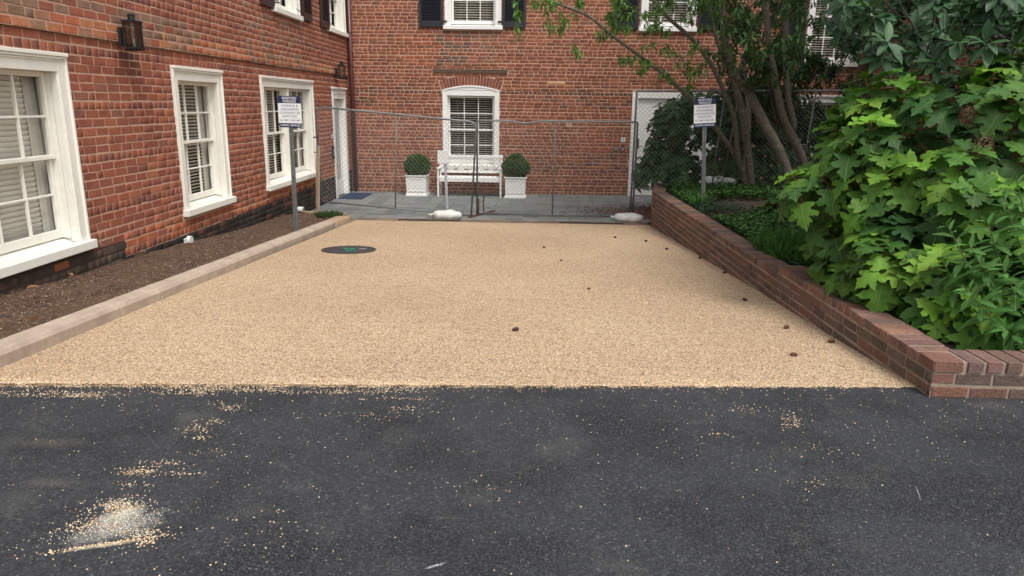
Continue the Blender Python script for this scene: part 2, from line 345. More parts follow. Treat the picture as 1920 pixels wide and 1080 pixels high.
# ------------------------------------------------------------ brick templates (x length, y out, z height; front at y=0.5)
def brick_tmpl(rnd,L=.2,H=.065):
    cx=.004/L; cz=.004/H; vs=[]
    j=lambda a: rnd.uniform(-a,a)
    back=[(-.5,-.5,-.5),(.5,-.5,-.5),(.5,-.5,.5),(-.5,-.5,.5)]
    rim=[(-.5+j(.012),.5-.004/.03,-.5+j(.04)),(.5+j(.012),.5-.004/.03,-.5+j(.04)),(.5+j(.012),.5-.004/.03,.5+j(.04)),(-.5+j(.012),.5-.004/.03,.5+j(.04))]
    fr=[(p[0]*(1-2*cx)+j(.008),.5+j(.05),p[2]*(1-2*cz)+j(.02)) for p in rim]
    vs=back+rim+fr; fs=[]
    for i in range(4): q=(i+1)%4; fs.append((i,i+4,q+4,q)); fs.append((i+4,i+8,q+8,q+4))
    fs.append((8,11,10,9)); 
    return tmpl(vs,[f[::-1] for f in fs])
_r=random.Random(3); BT=[brick_tmpl(_r) for _ in range(8)]
def jit(c,a=.18,h=.05):
    s=1+random.uniform(-a,a); return tuple(max(.005,x*s*(1+random.uniform(-h,h))) for x in c)
def lay(fr,u0,u1,z0,z1,pitch,inter,colf,hdr,Ls=.205,Lh=.096,joint=.013,bed=.013,out=.0,items=None,tilt=0,arr=None):
    """lay courses of bricks on a wall frame; inter(z)-> list of blocked (u0,u1)"""
    o,u,n=fr; items=[] if items is None else items; nrow=int(round((z1-z0)/pitch)); 
    for r in range(nrow):
        zc=z0+(r+.5)*pitch; head=hdr(r,nrow); L=Lh if head else Ls; x=u0-random.uniform(0,L) if not arr else u0-(L/2 if r%2 else 0)
        blk=sorted(inter(zc,pitch/2)); wob=random.uniform(-.0015,.0015); ph=random.uniform(0,6)
        while x<u1:
            l=L*random.uniform(.94,1.05)
            if not head and random.random()<.10: l=Lh
            a=max(x,u0); b=min(x+l,u1); x+=l+joint
            segs=[(a,b)]
            for (p,q) in blk:
                ns=[]
                for (s,e) in segs:
                    if q<=s or p>=e: ns.append((s,e)); continue
                    if p>s: ns.append((s,p-.006))
                    if q<e: ns.append((q+.006,e))
                segs=ns
            for (s,e) in segs:
                if e-s<.022: continue
                uc=(s+e)/2; dz=wob+.004*math.sin(uc*1.3+ph)+random.uniform(-.0015,.0015); pr=out+random.uniform(.0025,.0052); H=(pitch-bed)*random.uniform(.96,1.05)
                P=np.array([o[0]+u[0]*uc+n[0]*(pr-.015),o[1]+u[1]*uc+n[1]*(pr-.015),o[2]+zc+dz]); A=random.uniform(-.007,.007)+tilt
                ux=np.array([u[0]*math.cos(A),u[1]*math.cos(A),math.sin(A)]); zx=np.array([-u[0]*math.sin(A),-u[1]*math.sin(A),math.cos(A)])
                items.append((random.randrange(8),frameM(P,ux,np.array([n[0],n[1],0.]),zx,e-s,.03,H),colf(uc,zc,head),score(P,e-s)))
    return items
def slab(fr,u0,u1,z0,z1,rects,depth,name,m,parent,extra=None):
    """mortar wall with rectangular openings, reveals and a closed back"""
    mb=MB(fr); us=sorted({u0,u1,*[r[0] for r in rects],*[r[1] for r in rects]}); zs=sorted({z0,z1,*[r[2] for r in rects],*[r[3] for r in rects]})
    for i in range(len(us)-1):
        for j in range(len(zs)-1):
            c=((us[i]+us[i+1])/2,(zs[j]+zs[j+1])/2)
            if any(r[0]<c[0]<r[1] and r[2]<c[1]<r[3] for r in rects): continue
            mb.raw([(us[i],0,zs[j]),(us[i+1],0,zs[j]),(us[i+1],0,zs[j+1]),(us[i],0,zs[j+1])],[(0,1,2,3)])
    mb.m=1
    for r in rects:
        a,b,c,d=r[:4]; D=-depth
        mb.raw([(a,0,c),(b,0,c),(b,0,d),(a,0,d),(a,D,c),(b,D,c),(b,D,d),(a,D,d)],[(0,1,5,4),(1,2,6,5),(2,3,7,6),(3,0,4,7),(4,5,6,7)])
    D=-depth-.05; mb.raw([(u0,0,z0),(u1,0,z0),(u1,0,z1),(u0,0,z1),(u0,D,z0),(u1,D,z0),(u1,D,z1),(u0,D,z1)],[(0,1,5,4),(1,2,6,5),(2,3,7,6),(3,0,4,7),(4,5,6,7)])
    return mb.build(name,[m,DARKROOM],parent)
PANE={}
def window(bld,fr,u0,u1,z0,z1,cols=3,ru=2,rl=2,paint=None,blind='closed',cw=.125,arch=None,units=1,label=None,sillx=.035,crown=True,curtain=False,deep=.13):
    """double hung sash window; z0 = bottom of sill"""
    paint=paint or CREAM
    f=MB(fr); zb=z0+.085
    f.box((u0,-.06,zb),(u0+cw,.018,z1-.002),.004); f.box((u1-cw,-.06,zb),(u1,.018,z1-.002),.004)
    if crown:
        f.box((u0+cw+.0005,-.06,z1-.16),(u1-cw-.0005,.0165,z1-.004),.003)
        f.box((u0-.004,-.05,z1-.028),(u1+.004,.052,z1+.004),.004); f.box((u0+.006,-.05,z1-.052),(u1-.006,.040,z1-.029),.004); f.box((u0+.02,-.05,z1-.070),(u1-.02,.028,z1-.053),.004)
    else: f.box((u0+cw+.0005,-.06,z1-.125),(u1-cw-.0005,.0165,z1-.004),.003)
    zt=z1-(.16 if crown else .125)
    # outer back band and inner bead
    f.box((u0-.003,-.05,zb+.001),(u0+.024,.034,z1-.03 if crown else z1),.004); f.box((u1-.024,-.05,zb+.001),(u1+.003,.034,z1-.03 if crown else z1),.004)
    W0,W1=u0+cw,u1-cw
    f.box((W0-.018,-.2,zb),(W0-.0005,-.061,zt),.002); f.box((W1+.0005,-.2,zb),(W1+.018,-.061,zt),.002); f.box((W0,-.2,zt+.0005),(W1,-.061,zt+.02),.002)
    f.box((W0-.010,-.06,zb+.002),(W0+.012,.006,zt-.002),.003); f.box((W1-.012,-.06,zb+.002),(W1+.010,.006,zt-.002),.003)
    f.box((W0+.001,-.150,zb+.04),(W0+.016,-.062,zt-.003),.002); f.box((W1-.016,-.150,zb+.04),(W1-.001,-.062,zt-.003),.002)
    if units==2:
        mc=(W0+W1)/2; f.box((mc-.06,-.19,zb),(mc+.06,-.02,zt-.003),.003); f.box((mc-.028,-.0195,zb),(mc+.028,-.004,zt-.003),.004)
    if arch:
        cx,half,rise=arch; Rr=(half*half+rise*rise)/(2*rise); cz=z1+rise-Rr; a0=math.asin(half/Rr); pts=[(cx-half,z1+.001),]
        pts=[(cx+Rr*math.sin(t),cz+Rr*math.cos(t)) for t in np.linspace(-a0,a0,17)]
        f.prism([(cx+half,z1+.002),(cx-half,z1+.002)]+pts[1:-1],-.06,.012)
        pin=[(cx+(Rr-.035)*math.sin(t),cz+(Rr-.035)*math.cos(t)) for t in np.linspace(-a0*.97,a0*.97,17)]
        for i in range(16): f.prism([pts[i],pts[i+1],pin[i+1],pin[i]],.0125,.030)
        f.box((cx-half+.04,.0125,z1+.004),(cx+half-.04,.022,z1+.022),.003)
    win=f.build('window',paint,bld,label=label)
    s=MB(fr); s.box((u0-sillx,-.055,z0),(u1+sillx,.075,zb-.001),.006)
    s.raw([(W0+.0165,-.0545,zb+.0),(W1-.0165,-.0545,zb+.0),(W1-.0165,-.19,zb+.042),(W0+.0165,-.19,zb+.042),(W0+.0165,-.0545,zb-.03),(W1-.0165,-.0545,zb-.03),(W1-.0165,-.19,zb-.03),(W0+.0165,-.19,zb-.03)],[(0,1,2,3),(4,7,6,5),(0,4,5,1),(1,5,6,2),(2,6,7,3),(3,7,4,0)])
    s.build('sill',paint,win)
    spans=[(W0+.017,W1-.017)] if units==1 else [(W0+.017,mc-.061),(mc+.061,W1-.017)]
    zs0=zb+.044; zm=(zs0+zt)/2-.01*0
    for (a,b) in spans:
        for up in (1,0):
            o1=-deep+.03 if up else -deep-.008; o0=o1-.036; lo=zm-.018 if up else zs0; hi=zt-.002 if up else zm+.018
            h=MB(fr); st=.042; br=.036 if up else .078; tr=.045 if up else .036
            h.box((a,o0,lo),(a+st,o1,hi),.003); h.box((b-st,o0,lo),(b,o1,hi),.003); h.box((a+st+.0003,o0,lo),(b-st-.0003,o1-.0008,lo+br),.003); h.box((a+st+.0003,o0,hi-tr),(b-st-.0003,o1-.0008,hi),.003)
            g0,g1,y0,y1=a+st,b-st,lo+br,hi-tr; R_=ru if up else rl
            for i in range(1,cols): x=g0+(g1-g0)*i/cols; h.box((x-.0095,o0+.004,y0+.0003),(x+.0095,o1-.004,y1-.0003),.003)
            for j in range(1,R_): z=y0+(y1-y0)*j/R_; h.box((g0+.0003,o0+.006,z-.0095),(g1-.0003,o1-.006,z+.0095),.003)
            h.build('sash',paint,win)
            for i in range(cols):
                for j in range(R_):
                    w_=(g1-g0)/cols; h_=(y1-y0)/R_; key=(round(w_,3),round(h_,3)); cx=g0+w_*(i+.5); cz=y0+h_*(j+.5)
                    o_,u_,n_=fr; P=np.array([o_[0]+u_[0]*cx+n_[0]*(o0+.014),o_[1]+u_[1]*cx+n_[1]*(o0+.014),o_[2]+cz])
                    if key not in PANE:
                        q=MB(); q.box((-w_/2+.001,-.0015,-h_/2+.001),(w_/2-.001,.0015,h_/2-.001)); ob=q.build('pane',GLASS,win); PANE[key]=ob.data
                    else: ob=bpy.data.objects.new('pane',PANE[key]); COL.objects.link(ob); ob.parent=win
                    ob.matrix_local=Matrix(frameM(P-WLOC[win.name],(u_[0],u_[1],0),(n_[0],n_[1],0),(0,0,1)).tolist())
    bl=MB(fr); z=zs0; 
    lo_ang,pit,ww={'closed':(1.2,.046,.053),'open':(.36,.052,.048),'half':(.62,.043,.048)}[blind]
    x0,x1=(W0+.01,W1-.01)
    if curtain: x1=W1-.10
    while z<zt-.03:
        an=lo_ang+random.uniform(-.012,.012)
        for (a,b) in ([(x0,x1)] if units==1 else [(x0,mc-.05),(mc+.05,x1)]):
            bl.obox(((a+b)/2,-.245,z),(1,0,0),(0,math.cos(an),math.sin(an)),(0,-math.sin(an),math.cos(an)),(b-a)/2,ww/2,.0012)
        z+=pit*random.uniform(.98,1.02)
    for fx in (.2,.8):
        for (a,b) in ([(x0,x1)] if units==1 else [(x0,mc-.05),(mc+.05,x1)]):
            xx=a+(b-a)*fx; bl.box((xx-.0015,-.218,zs0),(xx+.0015,-.215,zt))
    bl.build('blind',BLIND,win)
    if curtain:
        c=MB(fr); N_=14; xs=np.linspace(W1-.14,u1-.006,N_)
        for i in range(N_-1):
            y0=-.232+.010*math.sin(i*2.1); y1=-.232+.010*math.sin((i+1)*2.1)
            c.raw([(xs[i],y0,zs0),(xs[i+1],y1,zs0),(xs[i+1],y1,zt),(xs[i],y0,zt),(xs[i],y0-.003,zs0),(xs[i+1],y1-.003,zs0),(xs[i+1],y1-.003,zt),(xs[i],y0-.003,zt)],[(0,1,2,3),(7,6,5,4),(0,3,7,4),(1,5,6,2)])
        c.build('curtain',CURT,win)
    return win
def shutter(bld,fr,u0,u1,z0,z1,o0=.02,o1=.06,solid=.0):
    s=MB(fr); st=.055; s.box((u0,o0,z0),(u0+st,o1,z1),.004); s.box((u1-st,o0,z0),(u1,o1,z1),.004)
    s.box((u0+st,o0+.001,z0),(u1-st,o1-.001,z0+.13),.004); s.box((u0+st,o0+.001,z1-.08),(u1-st,o1-.001,z1),.004); s.box((u0+st,o0,z0+.13),(u1-st,o0+.006,z1-.08))
    sh=s.build('shutter',BLACKP,bld); l=MB(fr); z=z0+.145
    while z<z1-.09:
        l.obox(((u0+u1)/2,(o0+o1)/2+.004,z),(1,0,0),(0,math.cos(-.75),math.sin(-.75)),(0,-math.sin(-.75),math.cos(-.75)),(u1-u0)/2-st+.004,.022,.004); z+=.036
    l.build('louvres',BLACKP,sh)
    h=MB(fr); uu=u1 if u1>u0 else u0
    return sh
# ------------------------------------------------------------ GROUND
def gz(y): return -.056*(y-3.8)
def edge(x): return 3.80+.060*x
g=MB(); g.raw([(-400,-400,-1.2),(400,-400,-1.2),(400,400,-1.2),(-400,400,-1.2)],[(0,1,2,3)]); tag(g.build('ground',EARTH),kind='structure')
g=MB(); xs=[-40,-20,-8,-4.35,-3.5,-3,-2,-1,0,1,2.0,2.25,3,6,20,40]
g.raw([(x,-25,0) for x in xs]+[(x,edge(max(-4.4,min(x,2.2)))+(.05 if x<2.21 else -.0) if x<2.21 else 4.0,0) for x in xs],[(i,i+1,i+1+len(xs),i+len(xs)) for i in range(len(xs)-1)])
tag(g.build('asphalt',ASPH),kind='structure')
NX,NY=150,200; vs=[];fs=[]
for j in range(NY+1):
    for i in range(NX+1):
        x=-3.16+(2.24+3.16)*i/NX; e=edge(x)+.006*math.sin(x*23)+.006*math.sin(x*61+1)+.003*math.sin(x*131); y=e+(12.58-e)*(j/NY)**1.6
        z=gz(y)+.014+.002*math.sin(x*3+y*2)+(-.008 if j==0 else 0); vs.append((x,y,z))
for j in range(NY):
    for i in range(NX): a=j*(NX+1)+i; fs.append((a,a+1,a+NX+2,a+NX+1))
nb=len(vs)
for i in range(NX+1): x,y,z=vs[i]; vs.append((x,y+.004,z-.05))
for i in range(NX): fs.append((nb+i,nb+i+1,i+1,i))
g=MB(); g.raw(vs,fs); tag(g.build('gravel_surface',GRAVEL,smooth=True),kind='structure')
# soil strip by the left wall
vs=[];fs=[]; NX,NY=14,150
for j in range(NY+1):
    y=2.6+(13.04-2.6)*j/NY
    for i in range(NX+1):
        x=-4.32+(1.06-.20*max(0,(y-12.3)/.74))*i/NX; z=gz(max(y,3.8))+.075+.03*(1-i/NX)+random.uniform(-.009,.009)+.015*math.sin(y*1.7+i*.4); vs.append((x,y,z))
for j in range(NY):
    for i in range(NX): a=j*(NX+1)+i; fs.append((a,a+1,a+NX+2,a+NX+1))
g=MB(); g.raw(vs,fs); tag(g.build('soil_strip',SOIL,smooth=True),kind='structure')
# kerb: stones of their own
kb=empty('kerb',(-3.2,8,gz(8))); tag(kb,kind='structure')
def kx(y): return -3.125-.0125*(y-3.9)
def kstone(y0,y1,m,nose=False):
    prof=[(0,-.1),(0.006,.085),(-.012,.112),(-.03,.118),(-.155,.120),(-.168,.112),(-.172,-.1)]; n=9 if nose else 6; vs=[];fs=[]
    for i in range(n+1):
        t=i/n; y=y0+(y1-y0)*t; w=.0
        for (px_,pz) in prof:
            if nose:
                bx=.10*math.sin(min(1,t*1.3)*PI*.5)*0; shr=math.sqrt(max(0,1-max(0,(t-.45)/.55)**2)); cx=-.085; xx=cx+(px_-cx)*(shr*1.25 if t>.45 else 1+.25*t/.45); zz=pz if pz<0 else pz*(1 if t<.5 else .35+.65*shr)
            else: xx,zz=px_+random.uniform(-.0015,.0015),pz+random.uniform(-.001,.001)
            vs.append((kx(y)+xx,y,gz(y)+zz))
    k_=len(prof)
    for i in range(n):
        for q in range(k_-1): a=i*k_+q; fs.append((a,a+1,a+k_+1,a+k_))
    fs.append(tuple(range(k_))); fs.append(tuple(n*k_+q for q in range(k_))[::-1])
    b=MB(); b.raw(vs,fs); o=b.build('kerb_stone',m,kb,smooth=nose); return o
ky=[2.6,5.32,8.4,11.45]
for a,b in zip(ky[:-1],ky[1:]): kstone(a+.003,b-.003,CONC)
kstone(11.455,12.75,CONC_Y,True)
e_=MB(); e_.bar((-4.30,13.08,-.47),(-3.40,12.86,-.47),.09,.13); e_.build('edging_stone',CONC_Y,kb)
# patio with single paving slabs
pt=MB(); pt.box((-4.34,12.86,-.62),(8,17.0,-.494)); patio=tag(pt.build('patio',MORTAR_B),kind='structure')
it=[]; _r=random.Random(5)
PT=[]
for q in range(4):
    c=.008; v=[(-.5,-.5,-.5),(.5,-.5,-.5),(.5,.5,-.5),(-.5,.5,-.5),(-.5,-.5,.3),(.5,-.5,.3),(.5,.5,.3),(-.5,.5,.3),(-.49,-.49,.5+_r.uniform(-.05,.05)),(.49,-.49,.5+_r.uniform(-.05,.05)),(.49,.49,.5),(-.49,.49,.5)]
    PT.append(tmpl(v,[(0,1,5,4),(1,2,6,5),(2,3,7,6),(3,0,4,7),(4,5,9,8),(5,6,10,9),(6,7,11,10),(7,4,8,11),(8,9,10,11)]))
yy=12.865; row=0
while yy<16.9:
    d=.30; x=-4.33+(row%2)*0
    while x<4.6:
        if yy<13.9 or x<2.2 or yy>15.3:
            base=random.choice([(.19,.20,.19),(.16,.175,.17),(.22,.225,.21),(.18,.19,.175),(.20,.21,.205)]); dd=min(d,16.905-yy)
            P=(x+.147,yy+dd/2,-.493+.0065+random.uniform(-.001,.001)); 
            if dd>.05: it.append((random.randrange(4),frameM(P,(1,0,0),(0,1,0),(0,0,1),.289,dd-.007,.013),jit(base,.12,.03),score(P,.3)))
        x+=.295
    yy+=d+.001; row+=1
emit(patio,'paver','far_pavers',PT,it,STONE)
# drainage channel
ch=MB(); 
def chbox(x0,x1): ch.box((x0,12.585,-.6),(x1,12.640,-.476),.004); ch.box((x0,12.785,-.6),(x1,12.858,-.474),.004)
chbox(-3.18,2.05)
for a,b in ((-3.18,-2.43),(-1.30,.47),(1.62,2.05)): ch.box((a,12.6405,-.6),(b,12.7845,-.4785),.003)
ch.box((-3.18,12.6405,-.66),(2.05,12.7845,-.60)); drain=tag(ch.build('drain_channel',CHAN),kind='structure')
for a,b,lb in ((-2.43,-1.30,'black slotted drain grate in front of the sandbag left of centre'),(.47,1.62,'black slotted drain grate nearer the brick planter wall')):
    r=empty('drain_grate',(a,12.65,-.5),0,lb,'drain grate',None); q=MB(); q.box((a+.002,12.642,-.52),(b-.002,12.655,-.476)); q.box((a+.002,12.770,-.52),(b-.002,12.783,-.476)); q.build('frame',BLACK,r)
    q=MB(); x=a+.02
    while x<b-.02: q.raw([(x,12.655,-.477),(x+.013,12.655,-.477),(x+.033,12.770,-.477),(x+.020,12.770,-.477),(x,12.655,-.51),(x+.013,12.655,-.51),(x+.033,12.770,-.51),(x+.020,12.770,-.51)],[(0,1,2,3),(4,7,6,5),(0,4,5,1),(1,5,6,2),(2,6,7,3),(3,7,4,0)]); x+=.034
    q.build('bars',BLACK,r)
# ------------------------------------------------------------ LEFT BUILDING
LF=((-4.3,0,0),(0,1),(1,0))      # u = world y
LB=empty('brick_building',(-4.3,3,-.5),0,'long red brick building on the left with white framed ground floor windows','building')
LW=[(5.24,6.69,.155,1.945),(8.66,10.03,.160,1.945),(11.46,14.13,.150,1.940)]
DOOR=(15.50,16.60,-.49,1.86)
UP=[(12.15,13.52,2.955,4.5),(15.34,16.72,2.955,4.5)]
def blockL(z,h):
    b=[]
    for (a,c,d,e) in LW:
        if z+h>d+.01 and z-h<e: b.append((a-.003,c+.003) if z-h>d+.085 else (a-.038,c+.038))
    if z-h<DOOR[3]: b.append(DOOR[:2])
    return b
def colL(u,z,head):
    r=random.random(); c=(.240,.078,.048)
    if r<.25: c=(.215,.072,.048)
    elif r<.40: c=(.262,.084,.048)
    elif r<.45: c=(.285,.100,.056)
    elif r<.52: c=(.20,.085,.060)
    if head and r<.35: c=(.165,.060,.048)
    if z<.12+random.uniform(-.05,.1): c=(.33,.105,.05) if random.random()<.6 else c
    if 2.12<z<2.30: c=random.choice([(.36,.15,.075),(.33,.13,.07),(.30,.095,.052),(.25,.13,.085)])
    if u<9.4 and 2.25<z<2.42 and random.random()<.55: c=(.19,.115,.08)
    if abs(u-7.75)<.25 and 1.75<z<2.05: c=tuple(x*.6 for x in c)
    if 2.1<z<3 and 11<u<13.5 and random.random()<.35: c=(.20,.115,.08)
    tar=-.02-.0*(u) if u<9 else -.03+.012*(u-9)
    if u>7.3 and z<tar-.045+random.uniform(-.02,.02): c=random.choice([(.018,.017,.017),(.025,.022,.02),(.03,.024,.02)]) if random.random()<(.96 if u<11 else .86) else (.10,.045,.032)
    if u<=7.3 and z<.15: c=random.choice([(.06,.045,.036),(.085,.06,.045),(.05,.04,.034)]) if random.random()<.93 else (.25,.09,.05)
    return jit(tuple(x*q_ for x,q_ in zip(c,(1.22,1.20,1.13))),.10,.04)
def tarred():
    m=MORTAR.copy(); m.name='tarred_mortar'; k=N(m.node_tree); b=m.node_tree.nodes['Principled BSDF']; src=b.inputs['Base Color'].links[0].from_socket
    g=k.n('NewGeometry'); x=k.n('SeparateXYZ'); k.L(g.outputs['Position'],x.inputs[0]); y,z=x.outputs[1],x.outputs[2]
    line=k.math('ADD',k.math('ADD',-.062,k.math('MULTIPLY',k.math('MAXIMUM',k.math('SUBTRACT',y,9.0),0),.012)),k.math('MULTIPLY',k.math('LESS_THAN',y,7.3),.215))
    d=k.math('ADD',k.math('SUBTRACT',line,z),k.math('MULTIPLY',k.math('SUBTRACT',k.noise(k.pos(),9,5,.7),.5),.12))
    k.L(k.mix(k.ramp(d,[(.0,0),(.015,.93)]),src,(.028,.022,.019)),b.inputs['Base Color']); return m
wl=slab(LF,3.0,16.95,-.6,2.125,[(a,b,c,d) for a,b,c,d in LW]+[DOOR],.36,'wall',tarred(),LB)
LFu=((-4.272,0,0),(0,1),(1,0))
wl2=slab(LFu,3.0,16.93,2.1252,4.6,[(a,b,c,d) for a,b,c,d in UP],.36,'upper_wall',MORTAR,LB)
pl=.084; n0=int((2.125+.6)/pl)+1; zbase=2.125-n0*pl
items=lay(LF,3.0,16.92,zbase,2.125-.0005,pl,blockL,colL,lambda r,n:(n-1-r) in (1,7,13,19,25) )
def blockU(z,h):
    b=[]
    for (a,c,d,e) in UP:
        if z+h>d+.01: b.append((a-.003,c+.003) if z-h>d+.085 else (a-.038,c+.038))
    return b
items2=lay(LFu,3.0,16.92,2.127,4.59,.0835,blockU,colL,lambda r,n:r in (5,11,17,23))
keep=sorted(items+items2,key=lambda i:-i[3])[:300]; thr=keep[-1][3]
n1=sum(1 for i in items if i[3]>=thr); emit(wl,'brick','further_bricks',BT,items,BRICK,n1); emit(wl2,'brick','further_bricks',BT,items2,BRICK,300-n1)
window(LB,LF,*LW[0],blind='closed',curtain=True,label='nearest ground floor sash window with closed cream blinds')
window(LB,LF,*LW[1],blind='half',curtain=True,label='middle ground floor sash window')
window(LB,LF,*LW[2],blind='half',units=2,curtain=True,label='double ground floor sash window behind the parking sign')
window(LB,LFu,*UP[0],blind='closed',label='upper window with two dark shutters'); window(LB,LFu,*UP[1],blind='closed',label='upper window next to the downspout')
DKS=BLACKP
BLACKP_=BLACKP; BLACKP=grainy('brown_black_paint',(.035,.022,.022),(.8,1.3),20,.45,.15,.002,spec=.5)
shutter(LB,LFu,11.62,12.15,3.0,4.5); shutter(LB,LFu,13.62,14.15,3.0,4.5); shutter(LB,LFu,14.80,15.34,2.99,4.5); BLACKP=BLACKP_
b=MB(LFu)
for u,d in ((12.15,.25),(13.6,-.42),(15.34,.1)): b.bar((u,.065,3.09),(u+d*1.0,.075,3.12),.012,.012)
b.build('shutter_hooks',IRON,LB)
# left door
d=MB(LF); a,b_,c,e=DOOR; zt=e
d.box((a,-.16,c),(a+.12,.018,e-.002),.004); d.box((b_-.12,-.16,c),(b_,.018,e-.002),.004); d.box((a+.1205,-.16,e-.24),(b_-.1205,.016,e-.004),.004); d.box((a-.02,-.05,e-.03),(b_+.02,.055,e+.004),.004); d.box((a+.1,.0165,e-.13),(b_-.1,.03,e-.11),.004)
fr_=d.build('door_frame',WHITE,LB)
d=MB(LF); A,B=a+.1205,b_-.1205; d.box((A,-.12,c+.01),(A+.12,-.08,e-.25),.004); d.box((B-.12,-.12,c+.01),(B,-.08,e-.25),.004); d.box((A+.1203,-.119,c+.01),(B-.1203,-.081,c+.34),.004); d.box((A+.1203,-.119,e-.40),(B-.1203,-.081,e-.25),.004)
dr=d.build('door',WHITE,LB,label='half glazed white door at the far end of the left building')
d=MB(LF); d.box((A+.121,-.102,c+.341),(B-.121,-.098,e-.401)); d.build('glass',GLASS,dr)
d=MB(LF); d.box((A+.1,-.35,c+.1),(B-.1,-.34,e-.3)); d.build('inside_curtain',grainy('inner_brown',(.07,.052,.036),(.5,1.3),8),dr)
d=MB(LF); d.tube([(A+.06,-.075,c+1.0),(A+.06,-.03,c+1.0)],.012,8); d.tube([(A+.06,-.03,c+1.0),(A+.06,-.005,c+1.0)],[.026,.02],10); d.build('handle',IRON,dr)
# downspout in the corner
d=MB(); d.tube([(-4.185,16.82,4.6),(-4.185,16.82,-.47)],.052,14); 
dsp=d.build('downspout',BROWNPIPE,LB,smooth=True,label='dark red brown round downspout in the corner'); d=MB()
for z in (.35,2.35,3.05,3.9): d.tube([(-4.185,16.82,z),(-4.185,16.82,z+.03)],.058,14)
d.build('pipe_band',BROWNPIPE,dsp)
# ------------------------------------------------------------ BACK BUILDING
BF=((0,16.92,0),(1,0),(0,-1))
BB=empty('brick_building',(0,16.92,-.5),0,'red brick building across the back with an arched window and black shutters','building')
AW=(-2.13,-.83,.08,1.862); ARC=(-1.48,.65,.105)
BUP=[(-2.06,-.80,3.165,5.3),(2.29,3.50,3.165,5.3),(5.95,7.10,2.46,4.58)]; LWIN=(5.95,7.05,.35,1.84); BDOOR=(2.20,4.20,-.49,1.86)
half,rise=.65,.105; Rr=(half*half+rise*rise)/(2*rise); acz=1.862+rise-Rr; RO=Rr+.215
def blockB(z,h):
    b=[]
    if z+h>AW[2] and z<AW[3]+.02: b.append((AW[0]-.003,AW[1]+.003) if z-h>AW[2]+.08 else (AW[0]-.03,AW[1]+.03))
    a1=math.asin(half/Rr)*1.04
    if acz+Rr*math.cos(a1)-.02<z<acz+RO+.01:
        # ring outline limited by its skewbacks
        dz=z-acz; w=math.sqrt(max(0,RO*RO-dz*dz)); sk=dz*math.tan(a1); w=min(w,sk) if dz>0 else w
        b.append((-1.48-w-.004,-1.48+w+.004))
    if 2.25<z<2.33: b.append((-2.37,-.62))
    for (a,c,d,e) in BUP+[LWIN]:
        if z+h>d+.01 and z-h<e: b.append((a-.003,c+.003) if z-h>d+.085 else (a-.045,c+.045))
    if 1.85<z<2.1: b.append((5.85,7.15))
    if z-h<BDOOR[3]: b.append(BDOOR[:2])
    return b
def colB(u,z,head):
    r=random.random(); c=(.215,.076,.044)
    if r<.25: c=(.195,.070,.042)
    elif r<.42: c=(.235,.085,.047)
    elif r<.48: c=(.255,.095,.052)
    elif r<.54: c=(.165,.072,.048)
    if head and 1.7<z<2.1: c=random.choice([(.10,.05,.035),(.13,.06,.04),(.16,.065,.04)])
    if 1.5<z<1.9 and (u<-2.6 or u>.0) and random.random()<.35: c=(.13,.065,.045)
    if -2.2<u<-1.5 and 2.35<z<3.16 and random.random()<.7: c=(.125,.075,.055)
    if -1.5<u<-.7 and 2.35<z<3.16 and random.random()<.4: c=(.19,.10,.07)
    if -3.2<u<-2.2 and 2.4<z<3.0 and random.random()<.4: c=(.275,.085,.042)
    if -.1<u<2.2 and .0<z<.5 and random.random()<.4: c=(.14,.06,.042)
    if .9<u<2.2 and .5<z<1.0 and random.random()<.4: c=(.27,.08,.04)
    if z<-.2: c=tuple(x*.85 for x in c)
    if .3<u<.75 and 1.98<z<2.1: c=(.45,.24,.13)
    return jit(tuple(x*q_ for x,q_ in zip(c,(1.17,1.17,1.12))),.10,.04)
wb=slab(BF,-4.29,7.42,-.6,5.5,[AW,BDOOR,LWIN]+[(a,b,c,d) for a,b,c,d in BUP],.36,'wall',MORTAR,BB)
pb=.0757; itB=lay(BF,-4.285,7.40,-.495,5.49,pb,blockB,colB,lambda r,n:r%6==0,Ls=.192,Lh=.092,joint=.0125,bed=.0115)
a1=math.asin(half/Rr)*1.02; nv=20
for i in range(nv):
    t=-a1+2*a1*(i+.5)/nv; rr=Rr+.108; P=np.array([-1.48+rr*math.sin(t),16.92+.015-.009,acz+rr*math.cos(t)])
    up=np.array([math.sin(t),0,math.cos(t)]); w=2*a1*Rr/nv-.009
    itB.append((random.randrange(8),frameM(P,up,(0,-1,0),np.cross(up,(0,-1,0))*-1,.20,.03,w),jit(random.choice([(.21,.075,.05),(.17,.06,.042),(.25,.085,.05)]),.12),score(P,.2)*1.3))
for i in range(19):
    u=5.88+1.27*(i+.5)/19; P=np.array([u,16.92+.015-.009,1.97]); itB.append((random.randrange(8),frameM(P,(0,0,1),(0,-1,0),(1,0,0),.20,.03,.056),jit((.19,.06,.04)),score(P,.2)))
emit(wb,'brick','further_bricks',BT,itB,BRICK,300)
q=MB(BF); q.box((-2.36,.001,2.306),(-.635,.034,2.318),.003); q.build('ledge_lip',LEDGE,BB); q=MB(BF); q.box((-2.34,.0005,2.238),(-.65,.026,2.3055),.004); q.build('ledge',grainy('ledge_dark',(.12,.075,.055),(.6,1.3),20),BB)
window(BB,BF,*AW,paint=WHITE,blind='open',crown=False,arch=ARC,cw=.10,label='arched sash window behind the white bench')
window(BB,BF,*BUP[0],cols=3,ru=2,rl=2,paint=WHITE,blind='open',crown=False,label='upper window left of the tree with open blinds')
window(BB,BF,*BUP[1],cols=3,ru=2,rl=2,paint=WHITE,blind='open',crown=False,label='upper window behind the tree branches')
window(BB,BF,*BUP[2],cols=3,ru=2,rl=2,paint=WHITE,blind='open',crown=False,label='upper right window half hidden by leaves')
